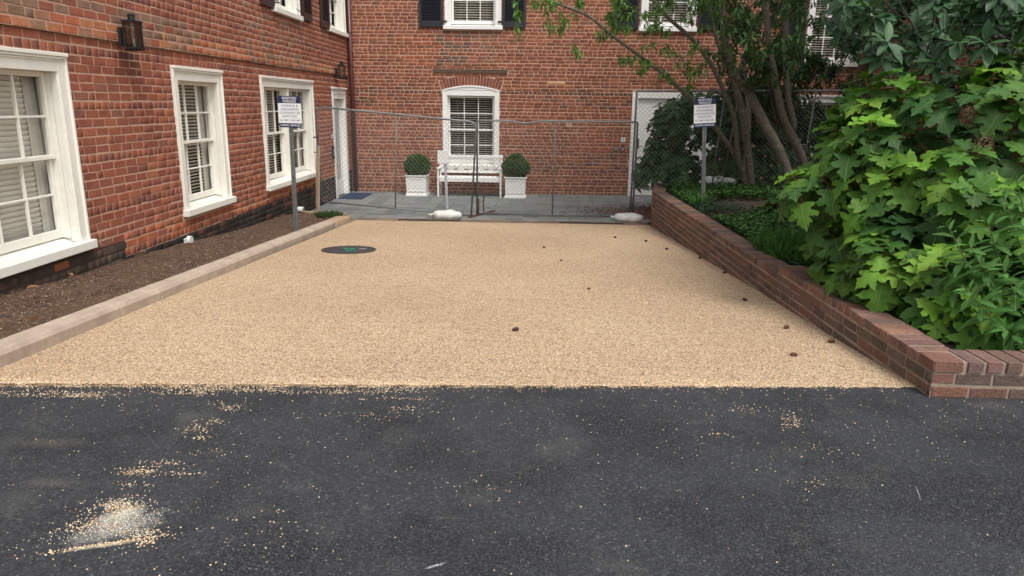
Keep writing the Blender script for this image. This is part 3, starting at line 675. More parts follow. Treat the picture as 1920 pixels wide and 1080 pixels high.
window(BB,BF,*LWIN,cols=3,paint=WHITE,blind='open',crown=True,label='lower right window behind the dark bush')
for a,b_,c,e in ((-2.63,-2.10,3.215,5.3),(-.77,-.25,3.215,5.3),(1.69,2.24,3.20,5.3),(3.55,4.05,3.20,5.3),(5.38,5.90,2.5,4.58)): shutter(BB,BF,a,b_,c,e)
b=MB(BF)
for u,s_ in ((-2.06,1),(-.82,-1)): b.box((u-.05,.02,3.32),(u+.05,.06,3.35))
b.build('shutter_hinges',IRON,BB)
# back door (white, double)
d=MB(BF); a,b_,c,e=BDOOR; d.box((a,-.10,c),(a+.13,.02,e-.002),.004); d.box((b_-.13,-.10,c),(b_,.02,e-.002),.004); d.box((a+.1305,-.10,e-.13),(b_-.1305,.018,e-.003),.004); d.build('door_frame',WHITE,BB)
for (A,B) in ((a+.131,3.198),(3.202,b_-.131)):
    d=MB(BF); d.box((A,-.09,c+.012),(B,-.045,e-.131),.003); dr=d.build('door',WHITE,BB)
    if A<3:
        d=MB(BF); d.box((A+.03,-.0448,.60),(A+.075,-.030,.83),.003); d.tube([(A+.052,-.03,.66),(A+.052,-.0,.66),(A+.16,-.0,.66)],.009,8); d.build('handle',grainy('old_brass',(.16,.13,.08),rough=.4,metal=.7),dr)
        d=MB(BF); d.box((A+.42,-.0448,1.42),(A+.58,-.038,1.47)); d.build('nameplate',BLACK,dr)
# ------------------------------------------------------------ RIGHT WING
RF=((7.40,0,0),(0,1),(-1,0))
RB=empty('brick_building',(7.4,12,-.5),0,'brick side wing at far right seen between magnolia leaves and hydrangea','building')
RW=(13.6,14.9,2.45,4.2)
wr=slab(RF,6.0,16.9,-.6,4.7,[RW],.36,'wall',MORTAR,RB)
itR=lay(RF,6.0,16.89,-.495,4.69,pb,lambda z,h:[(RW[0]-.04,RW[1]+.04)] if z+h>RW[2] and z-h<RW[3] else [],colB,lambda r,n:r%6==0,Ls=.192,Lh=.092,joint=.0125,bed=.0115)
emit(wr,'brick','further_bricks',BT,[i for i in itR if i[1][1][3]>9],BRICK,120)
window(RB,RF,*RW,paint=WHITE,blind='open',crown=False)
# ------------------------------------------------------------ PLANTER WALL
PW=empty('planter_wall',(2.2,4,0),0,'low weathered brick retaining wall around the planting bed on the right','retaining wall')
def brick3(items,c,ax,ay,az,sx,sy,sz,col): P=np.array(c,float); items.append((random.randrange(8),frameM(P,ax,ay,az,sx,sy,sz),col,score(P,max(sx,sz))))
def full_tmpl(rnd):
    c=.04; j=lambda a: rnd.uniform(-a,a); vs=[]; b=MB(); b.box((-.5,-.5,-.5),(.5,.5,.5),.045); 
    v=[(x+j(.012),y+j(.012),z+j(.03)) for x,y,z in b.v]; return tmpl(v,b.f)
_r=random.Random(9); BT2=BT+[full_tmpl(_r) for _ in range(5)]
def colP(u,z,head):
    c=random.choice([(.155,.098,.076),(.135,.093,.074),(.18,.095,.070),(.12,.085,.069),(.15,.104,.083),(.20,.10,.072)])
    return jit(c,.18,.06)
X0=2.225; 
def px_(y): return X0-.0205*(y-3.79)
dv=nrm([-.0205,1,0]); nv_=np.array([-dv[1],dv[0],0]); PFr=((X0,3.79,0),(dv[0],dv[1]),(nv_[0],nv_[1]))
pc=.071; nearT=.142; farT=nearT-pc
pit=[]
# course tops: coping (flat headers) sits on nearT (near part) / farT (far part)
L1=2.45; L2=8.66
lay(PFr,.0,L1,nearT-4*pc,nearT,pc,lambda z,h:[],colP,lambda r,n:r==0,Ls=.2,Lh=.095,joint=.012,bed=.011,items=pit)
lay(PFr,L1,L2,farT-8*pc,farT,pc,lambda z,h:[],colP,lambda r,n:r in(3,),Ls=.2,Lh=.095,joint=.012,bed=.011,items=pit)
MBp=MB(PFr); MBp.box((0.0,-.21,-.1),(L1,0,nearT+.066)); MBp.box((L1+.0005,-.21,-.75),(L2,0,farT+.066))
# return along +x
RFr=((X0,3.79,0),(1,0),(0,-1)); lay(RFr,0,3.2,nearT-2*pc,nearT,pc,lambda z,h:[],colP,lambda r,n:False,Ls=.2,Lh=.095,joint=.012,bed=.011,items=pit)
MBr=MB(RFr); MBr.box((.0005,-.215,-.1),(3.2,-.0005,nearT+.065))
# diagonal tail past the drain
te=np.array(PFr[0])+np.array([dv[0],dv[1],0])*L2; tv=nrm([.20,1,0]); tn=np.array([-tv[1],tv[0],0]); TFr=((te[0],te[1],0),(tv[0],tv[1]),(tn[0],tn[1]))
lay(TFr,0,1.25,farT-8*pc,farT,pc,lambda z,h:[],colP,lambda r,n:r==3,Ls=.2,Lh=.095,joint=.012,bed=.011,items=pit)
MBt=MB(TFr); MBt.box((.001,-.21,-.75),(1.25,-.001,farT+.065))
# coping headers
def coping(fr,u0,u1,zt,wid=.225,step=.108,over=.008,h=.062):
    o,u,n=fr; x=u0
    while x<u1-.04:
        w=step*random.uniform(.95,1.05); U=x+w/2; cz=zt+h/2+.010+random.uniform(-.003,.003); off=-(wid/2)+over+random.uniform(-.005,.005)
        P=np.array([o[0]+u[0]*U+n[0]*off,o[1]+u[1]*U+n[1]*off,cz]); A=random.uniform(-.03,.03); uu=np.array([u[0]*math.cos(A)-n[0]*math.sin(A)*0,u[1],math.sin(A)*.4]); uu=nrm(uu)
        yv=np.array([n[0],n[1],0.]); zv=nrm(np.cross(uu,yv)); zv=zv if zv[2]>0 else -zv
        c=random.choice([(.22,.128,.096),(.19,.115,.09),(.25,.14,.10),(.18,.115,.092),(.23,.115,.082)]) if u0<L1 and (o[0],o[1])!=(te[0],te[1]) else colP(0,0,0)
        pit.append((8+random.randrange(5),frameM(P,uu,yv,zv,w-.018,wid,h),jit(c,.15,.05),score(P,.2)*1.3)); x+=w
coping(PFr,.17,L1,nearT); coping(PFr,L1+.01,L2,farT); coping(RFr,.17,3.2,nearT); coping(TFr,.0,1.25,farT)
P=np.array([X0+.075,3.79+.075,nearT+.041]); pit.append((8,frameM(P,(1,0,0),(0,1,0),(0,0,1),.165,.165,.064),(.20,.10,.075),1))
wp=MBp.build('mortar_core',MORTAR_B,PW); MBr.build('return_core',MORTAR_B,PW); MBt.build('tail_core',MORTAR_B,PW); emit(wp,'brick','further_bricks',BT2,pit,BRICKP,300)
# back retaining wall of bed (behind the far bush)
# planting bed soil
vs=[];fs=[]; NX,NY=40,70
for j in range(NY+1):
    y=3.95+(15.2-3.95)*j/NY
    for i in range(NX+1):
        x0=px_(min(y,12.4))+.19 if y<12.4 else te[0]+.19+.2*(y-te[1]); x=x0+(7.38-x0)*i/NX; z=(.13 if y<6.2 else .075)+.03*math.sin(x*2+y)+random.uniform(-.012,.012); 
        if y>6.2: z+=.06*min(1,(x-x0)/1.5)
        vs.append((x,y,z))
for j in range(NY):
    for i in range(NX): a=j*(NX+1)+i; fs.append((a,a+1,a+NX+2,a+NX+1))
nb=len(vs)
for i in range(NX+1): x,y,z=vs[NY*(NX+1)+i]; vs.append((x,y,-.55))
for i in range(NX): a=NY*(NX+1)+i; fs.append((a,a+1,nb+i+1,nb+i))
g=MB(); g.raw(vs,fs); tag(g.build('planting_bed',SOILD,smooth=True),kind='structure')
def bedz(x,y): return (.13 if y<6.2 else .075)+(.06*min(1,max(0,x-2.3)/1.5) if y>6.2 else 0)
#@@PART2
# ------------------------------------------------------------ SIGNS
def text(body,w,h,cx,cz,y,m,parent,ext=.0006):
    c=bpy.data.curves.new('lettering','FONT'); c.body=body; c.extrude=0; c.offset=.010; c.align_x='CENTER'; t=bpy.data.objects.new('tmp',c); COL.objects.link(t)
    bpy.context.view_layer.update(); dg=bpy.context.evaluated_depsgraph_get(); me=bpy.data.meshes.new_from_object(t.evaluated_get(dg)); bpy.data.objects.remove(t)
    n=len(me.vertices); co=np.zeros(n*3); me.vertices.foreach_get('co',co); co=co.reshape(-1,3); lo=co.min(0); hi=co.max(0)
    X=(co[:,0]-(lo[0]+hi[0])/2)*w/(hi[0]-lo[0])+cx; Z=(co[:,1]-(lo[1]+hi[1])/2)*h/(hi[1]-lo[1])+cz
    me.vertices.foreach_set('co',np.stack([X,np.full(n,y),Z],1).ravel()); me.update(); me.materials.clear(); me.materials.append(m); me.name='lettering'
    o=bpy.data.objects.new('lettering',me); COL.objects.link(o); o.parent=parent; return o
def rrect(w,h,r,cz,seg=5,top=True,bot=True):
    pts=[]
    for sx,sz,a0 in ((1,1,0),(-1,1,90),(-1,-1,180),(1,-1,270)):
        rr=r if ((sz>0 and top) or (sz<0 and bot)) else .0005
        for i in range(seg+1): a=math.radians(a0+90*i/seg); pts.append((sx*(w/2-rr)+rr*math.cos(a),cz+sz*(h/2-rr)+rr*math.sin(a)))
    return pts
def make_sign(loc,H,label,lean):
    r=empty('parking_sign',loc,0,label,'sign','reserved parking signs on perforated steel posts'); Z=np.zeros(3); w,h=.325,.43; zc=H-h/2
    p=MB(); x=.028
    p.box((-x,-.006,-.3),(x,.000,H-.02)); p.box((-x,.0005,-.3),(-x+.004,.022,H-.02)); p.box((x-.004,.0005,-.3),(x,.022,H-.02)); p.build('post',GALV,r,off=Z)
    hl=MB(); z=.05
    while z<H-h-.01: hl.tube([(0,-.0065,z),(0,-.0055,z)],.0065,8); z+=.0255
    hl.build('post_holes',BLACK,r,off=Z)
    s=MB(); s.prism(rrect(w,h,.032,zc),-.0105,-.0075); pan=s.build('sign_panel',SIGNW,r,off=Z)
    s=MB(); s.prism(rrect(w,.098,.032,zc+h/2-.049,bot=False),-.0115,-.0106); s.prism(rrect(w,.060,.032,zc-h/2+.030,top=False),-.0115,-.0106); s.build('navy_band',NAVY,pan,off=Z)
    top=zc+h/2; y=-.0119
    text('RESERVED',.20,.034,0,top-.030,y,SIGNW,pan); text('PARKING',.18,.034,0,top-.072,y,SIGNW,pan)
    for b_,w_,h_,z_ in (('LOADING &',.235,.030,.132),('UNLOADING',.255,.030,.178),('COLONNADE CLUB',.285,.026,.229),('GUESTS ONLY',.215,.026,.272),('ALL TIMES 15 MIN LIMIT',.29,.021,.330)): text(b_,w_,h_,0,top-z_,-.0109,SIGNT,pan)
    text('TOWING ENFORCED',.285,.027,0,zc-h/2+.031,y,SIGNW,pan)
    s=MB()
    for z_ in (.203,.301): s.box((-.125,-.0110,top-z_-.0012),(.125,-.0106,top-z_+.0012))
    s.build('rule_line',SIGNT,pan,off=Z)
    s=MB()
    for z_ in (top-.035,zc-h/2+.035): s.tube([(0,-.0135,z_),(0,-.0100,z_)],.008,10)
    s.build('bolt',GALV,pan,off=Z); r.rotation_euler=(0,lean,0); return r
make_sign((-3.46,10.245,-.26),1.89,'white and navy parking sign on steel post in front of the double window',.012)
make_sign((2.64,11.2,.05),1.64,'white and navy parking sign on steel post standing in the planting bed',-.062)
# ------------------------------------------------------------ LANTERNS
def lantern(fr,u,z0,label,s=1.0,out=.13):
    o,uu,nn=fr; base=(o[0]+uu[0]*u,o[1]+uu[1]*u,z0); r=empty('wall_lantern',base,0,label,'wall lantern','black wall lanterns')
    f=((o[0]+uu[0]*u,o[1]+uu[1]*u,z0),uu,nn); w=.060*s; h=.27*s; c=out
    q=MB(f); q.box((-.05*s,.01,.04*s),(.05*s,.032,.22*s),.003); q.box((-.012,.032,.12*s),(.012,c-w,.14*s)); q.build('backplate',IRON,r)
    q=MB(f); t=.007*s
    for a in (-w,w):
        for b_ in (-w,w): q.box((a-t,c+b_-t,.02),(a+t,c+b_+t,h))
    for zz in (.01,h): q.box((-w-t*1.8,c-w-t*1.8,zz),(w+t*1.8,c+w+t*1.8,zz+.018))
    q.box((-w,c-w,-.004),(w,c+w,.0095)); q.tube([(0,c,h+.018),(0,c,h+.07*s)],[.036*s,.034*s],14); q.tube([(0,c,h+.07*s),(0,c,h+.085*s)],[.042*s,.026*s],14)
    q.tube([(w*.7*math.cos(a)-.0,c-w*.2+0*a,h+.02+.07*s*math.sin(a)) for a in np.linspace(PI*.5,PI,6)],.0028,5)
    q.build('cage',IRON,r)
    q=MB(f)
    for a in (-w,w): q.box((a-.001,c-w+t,.03),(a+.001,c+w-t,h-.001)); q.box((-w+t,c+a-.001,.03),(w-t,c+a+.001,h-.001))
    q.build('glass_pane',GLASS,r); q=MB(f); q.tube([(0,c,.028),(0,c,.12*s)],.013*s,10); q.build('candle',CANDLE,r)
    q=MB(f); q.tube([(0,c,.1201*s),(0,c,.155*s),(0,c,.20*s)],[.008,.013,.003],8); q.build('bulb',grainy('bulb_glass',(.6,.42,.25),rough=.2),r); return r
lantern(LFu,7.62,2.045,'large black wall lantern with white candle between the two nearest windows',1.0,.14)
lantern(LFu,15.78,2.04,'black wall lantern beside the downspout over the far white door',1.0,.14)
lantern(BF,2.83,2.17,'small dark lantern over the white double door behind thin branches',.62,.10)
# ------------------------------------------------------------ MANHOLE
mh=empty('manhole_cover',(-2.345,8.91,gz(8.91)+.0175),0,'round dark manhole cover with a green spray paint mark set in the gravel','manhole cover'); Z=np.zeros(3)
q=MB(); q.tube([(0,0,-.03),(0,0,.004)],.312,48); q.build('cover',MANH,mh,off=Z)
q=MB(); n=48; vs=[(r*math.cos(2*PI*i/n),r*math.sin(2*PI*i/n),z) for r,z in ((.318,-.03),(.318,.006),(.342,.006),(.342,-.03)) for i in range(n)]
q.raw(vs,[(a*n+i,a*n+(i+1)%n,(a+1)*n+(i+1)%n,(a+1)*n+i) for a in range(3) for i in range(n)]); q.build('rim',MANH,mh,off=Z)
q=MB(); vs=[]; 
for i in range(26): a=2*PI*i/26; ra=(.085+.02*math.sin(3*a)+random.uniform(-.012,.012)); vs.append((.0+ra*math.cos(a)*1.0-.02*math.sin(a),.02+ra*1.5*math.sin(a)-.05*math.cos(a),.0055))
inn=[(x*.42,.02+(y-.02)*.42,.0055) for x,y,z in vs]
q.raw(vs+inn,[(i,(i+1)%26,(i+1)%26+26,i+26) for i in range(26)]); q.tube([(.12,-.13,.0055),(.04,-.02,.0055)],.012,4); q.build('green_paint_mark',GREENP,mh,off=Z)
q=MB(); 
for k_,x in enumerate((.12,.145,.17,.19)): q.box((x,.02-.0*k_,.0045),(x+.014,.11,.0056)); q.box((x-.004,.055+.01*(k_%2),.0057),(x+.022,.068+.01*(k_%2),.0062))
q.build('grey_stamped_mark',GREYP,mh,off=Z); mh.rotation_euler=(-.056,0,0)
# ------------------------------------------------------------ FENCES
def panel(label,A,B,hA,hB,mids,dip=None,rc=.12,y2=None,pitch=.082,r=.0175,legs=(0,0),shear=0.):
    """A,B = lower corners (x,y,z); posts rise hA/hB; mesh of two wire families"""
    A=np.array(A,float); B=np.array(B,float); root=empty('temporary_fence',tuple(A),0,label,'fence','temporary chain link fence panels across the back of the yard')
    up=np.array([0,0,1.]); P=lambda s,t: np.array([shear*s*t,0,0])+(A*(1-s)+B*s)+up*(hA*(1-s)+hB*s)*t+(up*(-dip[1]*max(0,1-abs(s-dip[0])/.10)*t) if dip else 0)
    f=MB(); L=np.linalg.norm(B-A)
    def corner(s0,t0,ds,dt): return [P(s0+ds*rc/L*(1-math.cos(a)),t0+dt*rc/hA*(1-math.sin(a))) for a in np.linspace(0,PI/2,5)]
    pts=[P(0,0)-up*legs[0]]+corner(0,1,1,-1)[0:0]+[P(0,1-rc/hA)]+[P(rc/L*(1-math.cos(a)),1-rc/hA*(1-math.sin(a))) for a in np.linspace(.3,PI/2,4)]
    if dip: pts+= [P(dip[0]-.1,1),P(dip[0]-.02,1),P(dip[0]+.02,1),P(dip[0]+.1,1)]
    else: pts+=[P(.33,1),P(.66,1)]
    pts+=[P(1-rc/L*(1-math.cos(a)),1-rc/hA*(1-math.sin(a))) for a in np.linspace(PI/2,.3,4)]+[P(1,1-rc/hA),P(1,0)-up*legs[1]]
    f.tube(pts,r,8); f.build('tube_frame',GALV,root,smooth=True)
    f=MB(); f.tube([P(0,.004),P(1,.004)],r*.85,8); f.build('bottom_rail',GALV,root,smooth=True)
    for s,t0,s2 in mids: f=MB(); f.tube([P(s,1-.01),P(s2,t0)],r*.72,8); f.build('upright',GALV,root,smooth=True)
    w=MB(); n=int((L+hA)/pitch)
    for fam in (1,-1):
        for i in range(-int(hA/pitch)-1,int(L/pitch)+int(hA/pitch)+2):
            c=i*pitch; # s - fam*t = c
            t0,t1=0.,hA
            if fam>0: t0=max(t0,-c); t1=min(t1,L-c)
            else: t0=max(t0,c-L); t1=min(t1,c)
            if t1-t0<.02: continue
            k_=max(1,int((t1-t0)/.45)); pp=[]
            for q in range(k_+1):
                t=t0+(t1-t0)*q/k_; s=c+fam*t; pp.append(P(min(1,max(0,s/L)),t/hA)+np.array([0,fam*.0022-.021+.006*math.sin(s*3+t*2),0]))
            w.tube(pp,.0023,3,False)
    w.build('wire_mesh',GALVW,root,kind='stuff'); return root
panel('leftmost chain link fence panel, tilted up towards a wooden stake at the left building',(-3.96,13.25,-.255),(-1.155,13.22,-.462),1.73,1.70,[(.50,0,.495)],legs=(.0,.02),shear=.10)
panel('middle chain link fence panel with bent top rail before the white bench',(-1.06,13.42,-.455),(1.86,13.40,-.455),1.72,1.73,[(.49,0,.485)],dip=(.30,.05),rc=.03,legs=(.02,.03))
panel('rightmost chain link fence panel, set higher behind the tree trunks',(1.80,13.3,.075),(5.75,13.3,.17),1.74,1.70,[(.395,.0,.37),(.46,.1,.42),(.80,.0,.77),(.94,0,.90)],rc=.02,legs=(.56,.0))
st=MB(); st.bar((-3.955,13.20,.78),(-4.0,13.12,-.42),.062,.04); o=st.build('wooden_stake',WOOD); tag(o,'pale wooden stake tied to the left end of the fence','stake')
ti=MB(); ti.tube([(-3.99+.045*math.cos(a),13.2+.045*math.sin(a),.66) for a in np.linspace(0,6.2,9)],.004,5); ti.tube([(-3.99+.045*math.cos(a),13.22+.045*math.sin(a),.93) for a in np.linspace(0,6.2,9)],.012,6); o=ti.build('clamp',BLACK); o.name='fence_clamp'; tag(o,'black clamp round the fence end where it meets the wooden stake','clamp')
a=onz(880,408,-.475); b=onz(926,396,-.475); fb=MB(); fb.bar(a,b,.055,.035); r=empty('steel_foot',tuple(a),0,'rusty steel foot under the joint of left and middle fence panels','fence foot')
fb.build('foot_bar',RUST,r); fb=MB(); m_=(a+b)/2; fb.tube([(m_[0]-.06,m_[1]-.05,-.47),(m_[0]-.06,m_[1]-.05,-.18)],.013,8); fb.tube([(m_[0]+.03,m_[1]+.01,-.47),(m_[0]+.03,m_[1]+.01,-.12)],.013,8); fb.build('pin',RUST,r)
# ------------------------------------------------------------ PATIO FURNITURE
bn=empty('bench',(-1.455,16.42,-.487),0,'white wooden garden bench with three lattice back panels under the arched window','bench'); Z=np.zeros(3)
W_=.735
for sx in (-1,1):
    for yb,h in ((-.235,.62),(.215,.90)): q=MB(); x=sx*(W_-.03); q.box((x-.02,yb-.02,0),(x+.02,yb+.02,h),.004); q.build('leg',WHITE,bn,off=Z)
    q=MB(); x=sx*(W_-.03); q.box((x-.034,-.28,.621),(x+.034,.19,.648),.008); q.build('armrest',WHITE,bn,off=Z)
    q=MB(); q.box((x-.015,-.2,.16),(x+.015,.18,.20),.003); q.build('side_stretcher',WHITE,bn,off=Z)
for i in range(6): q=MB(); y=-.25+i*.078; q.box((-W_+.005,y,.418),(W_-.005,y+.066,.438),.004); q.build('seat_slat',WHITE,bn,off=Z)
q=MB(); q.box((-W_+.06,-.252,.34),(W_-.06,-.230,.4175),.003); q.box((-W_+.06,.20,.34),(W_-.06,.222,.4175),.003); q.build('apron',WHITE,bn,off=Z)
q=MB(); q.box((-W_-.0,.19,.845),(W_,.24,.91),.006); q.box((-W_+.05,.2,.50),(W_-.05,.23,.54),.003); q.build('back_rail',WHITE,bn,off=Z)
for c in (-.455,0,.455):
    q=MB(); w=.205; z0,z1=.5405,.8445; zc=(z0+z1)/2
    for s_ in (-1,1): q.box((c+s_*w-.016,.200,z0),(c+s_*w+.016,.232,z1),.002)
    q.box((c-w+.0165,.2005,z1-.028),(c+w-.0165,.2315,z1-.001),.002); q.box((c-w+.0165,.2005,z0+.001),(c+w-.0165,.2315,z0+.025),.002)
    d=.105
    for (ax,az,bx,bz) in ((-w,z0,0,zc+d),(w,z0,0,zc+d),(-w,z1,0,zc-d),(w,z1,0,zc-d)): q.bar((c+ax,.213+.004*(az>zc),az),(c+bx,.213+.004*(az>zc),bz),.017,.014,(0,1,0))
    for (ax,az,bx,bz) in ((-w,zc,-.0,zc+d+.03),(w,zc,0,zc+d+.03),(-w,zc,0,zc-d-.03),(w,zc,0,zc-d-.03)): q.bar((c+ax,.225,az),(c+bx,.225,bz),.015,.010,(0,1,0))
    q.build('lattice_panel',WHITE,bn,off=Z)
def pot(loc,label):
    r=empty('planter',loc,0,label,'planter','square white planters with clipped boxwoods'); Z=np.zeros(3)
    def fr_(z0,z1,w0,w1): 
        q=[(-w0,-w0,z0),(w0,-w0,z0),(w0,w0,z0),(-w0,w0,z0),(-w1,-w1,z1),(w1,-w1,z1),(w1,w1,z1),(-w1,w1,z1)]; return q,[(0,3,2,1),(4,5,6,7),(0,1,5,4),(1,2,6,5),(2,3,7,6),(3,0,4,7)]
    q=MB(); q.raw(*fr_(0,.04,.245,.243)); q.raw(*fr_(.0405,.07,.238,.226)); q.raw(*fr_(.0705,.435,.222,.232)); q.build('body',WHITE,r,off=Z)
    q=MB(); q.raw(*fr_(.4355,.450,.236,.246)); q.raw(*fr_(.4505,.475,.254,.254)); q.build('rim',WHITE,r,off=Z)
    q=MB()
    for (a,b) in ((-.165,-.155),(.155,.165)): q.box((a,-.238,.12),(b,-.22,.385),.002)
    for (a,b) in ((.11,.12),(.385,.395)): q.box((-.165,-.239,a),(.165,-.22,b),.002)
    q.build('panel_moulding',WHITE,r,off=Z); q=MB(); q.box((-.23,-.23,.4752),(.23,.23,.478)); q.build('potting_soil',SOILD,r,off=Z)
pot((-2.655,16.38,-.487),'white square planter left of the bench'); pot((-.415,16.30,-.487),'white square planter right of the bench')
# ------------------------------------------------------------ LEAF TEMPLATES
def leaf_tmpl(half,fold=.12,droop=.25,wave=.02,seg=None,stalk=.0,rnd=None):
    """half outline (x>=0, y 0..1) -> folded, drooping, two-sided leaf with a midrib; built as strips"""
    ys=[p[1] for p in half]; L=MB(); b=bmesh.new(); 
    for sgn in (1,-1):
        pts=[(sgn*x,y) for x,y in half]; n=len(pts)
        mid=[(0,y) for y in (.85,.65,.45,.25,.1)]
        vs=[b.verts.new((x,y,0)) for x,y in pts+mid]; f=b.faces.new(vs if sgn>0 else vs[::-1])
    bmesh.ops.remove_doubles(b,verts=b.verts,dist=1e-5); bmesh.ops.triangulate(b,faces=b.faces); b.verts.index_update()
    vs=[];uv=[]
    r=rnd or random.Random(1); p1,p2=r.uniform(0,6),r.uniform(0,6)
    for v in b.verts:
        x,y=v.co.x,v.co.y; z=fold*abs(x)*(1.2-y*.5)-droop*y*y+wave*math.sin(x*17+p1)*math.cos(y*13+p2)-.35*abs(x)**2.2*(1 if fold<.3 else .3); vs.append((x,y,z)); uv.append((.5+x,y))
    fs=[tuple(w.index for w in f.verts) for f in b.faces]; b.free(); t=tmpl(vs,fs,uv); t['smooth']=True; return t
LOBE=[(0,0),(.05,.0),(.17,-.05),(.30,-.01),(.38,-.03),(.50,.06),(.58,.06),(.52,.15),(.50,.21),(.38,.25),(.32,.30),(.36,.35),(.47,.38),(.55,.45),(.68,.53),(.57,.56),(.54,.63),(.45,.62),(.36,.62),(.25,.58),(.22,.65),(.29,.71),(.33,.81),(.22,.83),(.17,.91),(.08,.94),(0,1.06)]
_r=random.Random(21)
HYD=[]
for q in range(10):
    a=_r.uniform(.85,1.12); HYD.append(leaf_tmpl([(x*a*_r.uniform(.93,1.07) if 0<x else 0,y+_r.uniform(-.012,.012)*(0<y<1)) for x,y in LOBE],_r.uniform(.05,.5),_r.uniform(.1,.65),_r.uniform(.015,.05),rnd=_r))
def ell(w,peak=.45,n=8,ser=0): 
    out=[(0,0)]
    for i in range(1,n): y=i/n; x=w*(math.sin(PI*y**(math.log(.5)/math.log(peak))))**.8; out.append((x+(ser*w if i%2 else -ser*w),y))
    return out+[(0,1)]
LAN=[leaf_tmpl(ell(.15,.5,12,.10),_r.uniform(.1,.5),_r.uniform(.1,.4),.008,rnd=_r) for q in range(4)]
MAG=[leaf_tmpl(ell(.19,.52,8),_r.uniform(.2,.5),_r.uniform(.05,.35),.012,rnd=_r) for q in range(4)]
TLF=[leaf_tmpl(ell(.17,.42,5),_r.uniform(.2,.6),_r.uniform(.1,.5),.01,rnd=_r) for q in range(4)]
def tiny(w,fold=.15): return tmpl([(0,0,0),(w,.45,fold*w),(0,1,-.12),(-w,.45,fold*w),(0,.5,-.02)],[(0,1,4),(1,2,4),(2,3,4),(3,0,4)],[(.5,0),(.5+w,.45),(.5,1),(.5-w,.45),(.5,.5)])
TINY=[tiny(.30),tiny(.22,.4),tiny(.38,.1)]
def leafM(p,d,nm,L,w=1.0):
    d=nrm(d); nm=np.array(nm,float); x=np.cross(d,nm); 
    if np.linalg.norm(x)<1e-4: x=np.cross(d,[0.3,.5,.8])
    x=nrm(x); z=np.cross(x,d); return frameM(np.array(p,float),x*w,d,z,L,L,L)
def rv(): v=rng.normal(size=3); return v/np.linalg.norm(v)
def hz(): a=random.uniform(0,2*PI); return np.array([math.cos(a),math.sin(a),0])
# ------------------------------------------------------------ HYDRANGEA
def hydrangea(label,c,rad,ns,Ls,name='oakleaf_hydrangea',cols=None,fl=(),limit=300,minz=.12,dirs=None,inner=.35,test=None,extra=()):
    root=empty(name,(c[0],c[1],minz-.02),0,label,'shrub'); c=np.array(c,float); rad=np.array(rad,float); it=[]; stems=MB()
    n=0; tries=0
    C0,R0=c,rad
    while n<ns and tries<ns*30:
        tries+=1; d=rv(); c,rad=C0,R0
        if extra and random.random()<.22: e_=random.choice(extra); c,rad=np.array(e_[0]),np.array(e_[1])
        if d[1]>.45 or d[2]<-.75: continue
        depth=random.choice([1,1,1,.86,.72,.6]) ; p=c+d*rad*(depth+random.uniform(-.07,.07)+.05*math.sin(d[0]*9)+.05*math.sin(d[2]*11+1))
        if p[2]<minz: continue
        if test and not test(p): continue
        n+=1; A=nrm(nrm(d/rad)*.75+np.array([0,0,.55])+rv()*.25); young=random.random()<.33 and depth==1 and d[2]>-.2
        q=p-A*.16; stems.tube([q,p],[.006,.004],5,False)
        a0=random.uniform(0,6); u=nrm(np.cross(A,[.2,.1,1])); v=np.cross(A,u)
        for lv in range(3 if depth==1 else 2):
            for s_ in range(2 if lv else 3):
                an=a0+lv*1.55+s_*(PI if lv else 2.1)+random.uniform(-.3,.3); rdl=u*math.cos(an)+v*math.sin(an)
                up_=.75-.5*lv; dd=nrm(rdl+A*up_*.6-np.array([0,0,.12+.22*lv])+rv()*.12); b=p-A*.055*lv+rdl*(.02+.03*lv)
                L=Ls*(.60+.17*lv)*random.uniform(.75,1.12); nm=nrm(A*.8+np.array([0,-.25,.6])+rv()*.22)
                if young and lv==0: col=(.155,.31,.032)
                elif young and lv==1: col=(.10,.225,.030)
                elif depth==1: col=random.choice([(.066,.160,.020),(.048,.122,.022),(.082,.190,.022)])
                else: col=(.030,.085,.018)  # inner leaves get darker green: shade inside the bush put into colour
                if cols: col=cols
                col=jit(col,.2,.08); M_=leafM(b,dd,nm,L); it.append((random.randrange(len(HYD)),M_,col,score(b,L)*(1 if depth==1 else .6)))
                if lv and score(b,L)>.02: stems.tube([p-A*.055*lv,b],.0028,4,False)
    c,rad=C0,R0
    for k_ in range(10):
        d=rv(); d[2]=abs(d[2]); e=c+d*rad*.8; b0=np.array([c[0]+random.uniform(-.25,.25),c[1]+random.uniform(-.2,.2),minz-.05]); m_=(b0+e)/2+np.array([0,0,.15])
        stems.tube([b0,m_,e],[.014,.010,.006],6,False)
    stems.build('stems',STEM,root,smooth=True,kind='stuff'); emit(root,'leaf','further_leaves',HYD,it,LEAF,limit)
    for (px,py,y,r_) in fl:
        p=ony(px,py,y); fi=[]
        for i in range(420):
            d=rv(); q=p+d*np.array([1,1,1.25])*r_*random.uniform(.55,1); col=random.choice([(.12,.05,.03),(.17,.08,.045),(.22,.11,.06),(.09,.04,.03)]); fi.append((i%3,leafM(q,rv(),d,.013),col,0))
        o=joined('dried_flower_head',TINY,[i[0] for i in fi],[i[1] for i in fi],[i[2] for i in fi],PEB,root,WLOC[root.name])
    return root
def keep1(p):
    x,y,d=proj(p); return y>62-(x-1700)*.1
hydrangea('large bright green oakleaf hydrangea spilling over the brick planter wall',(3.66,5.8,.80),(1.52,1.3,1.18),370,.245,extra=[((3.05,4.75,.32),(.62,.55,.42)),((2.75,5.2,.45),(.5,.6,.42))],
    fl=[(1893,232,4.9,.085),(1842,276,4.85,.075),(1815,218,5.0,.06),(1912,300,4.8,.06)],test=keep1)
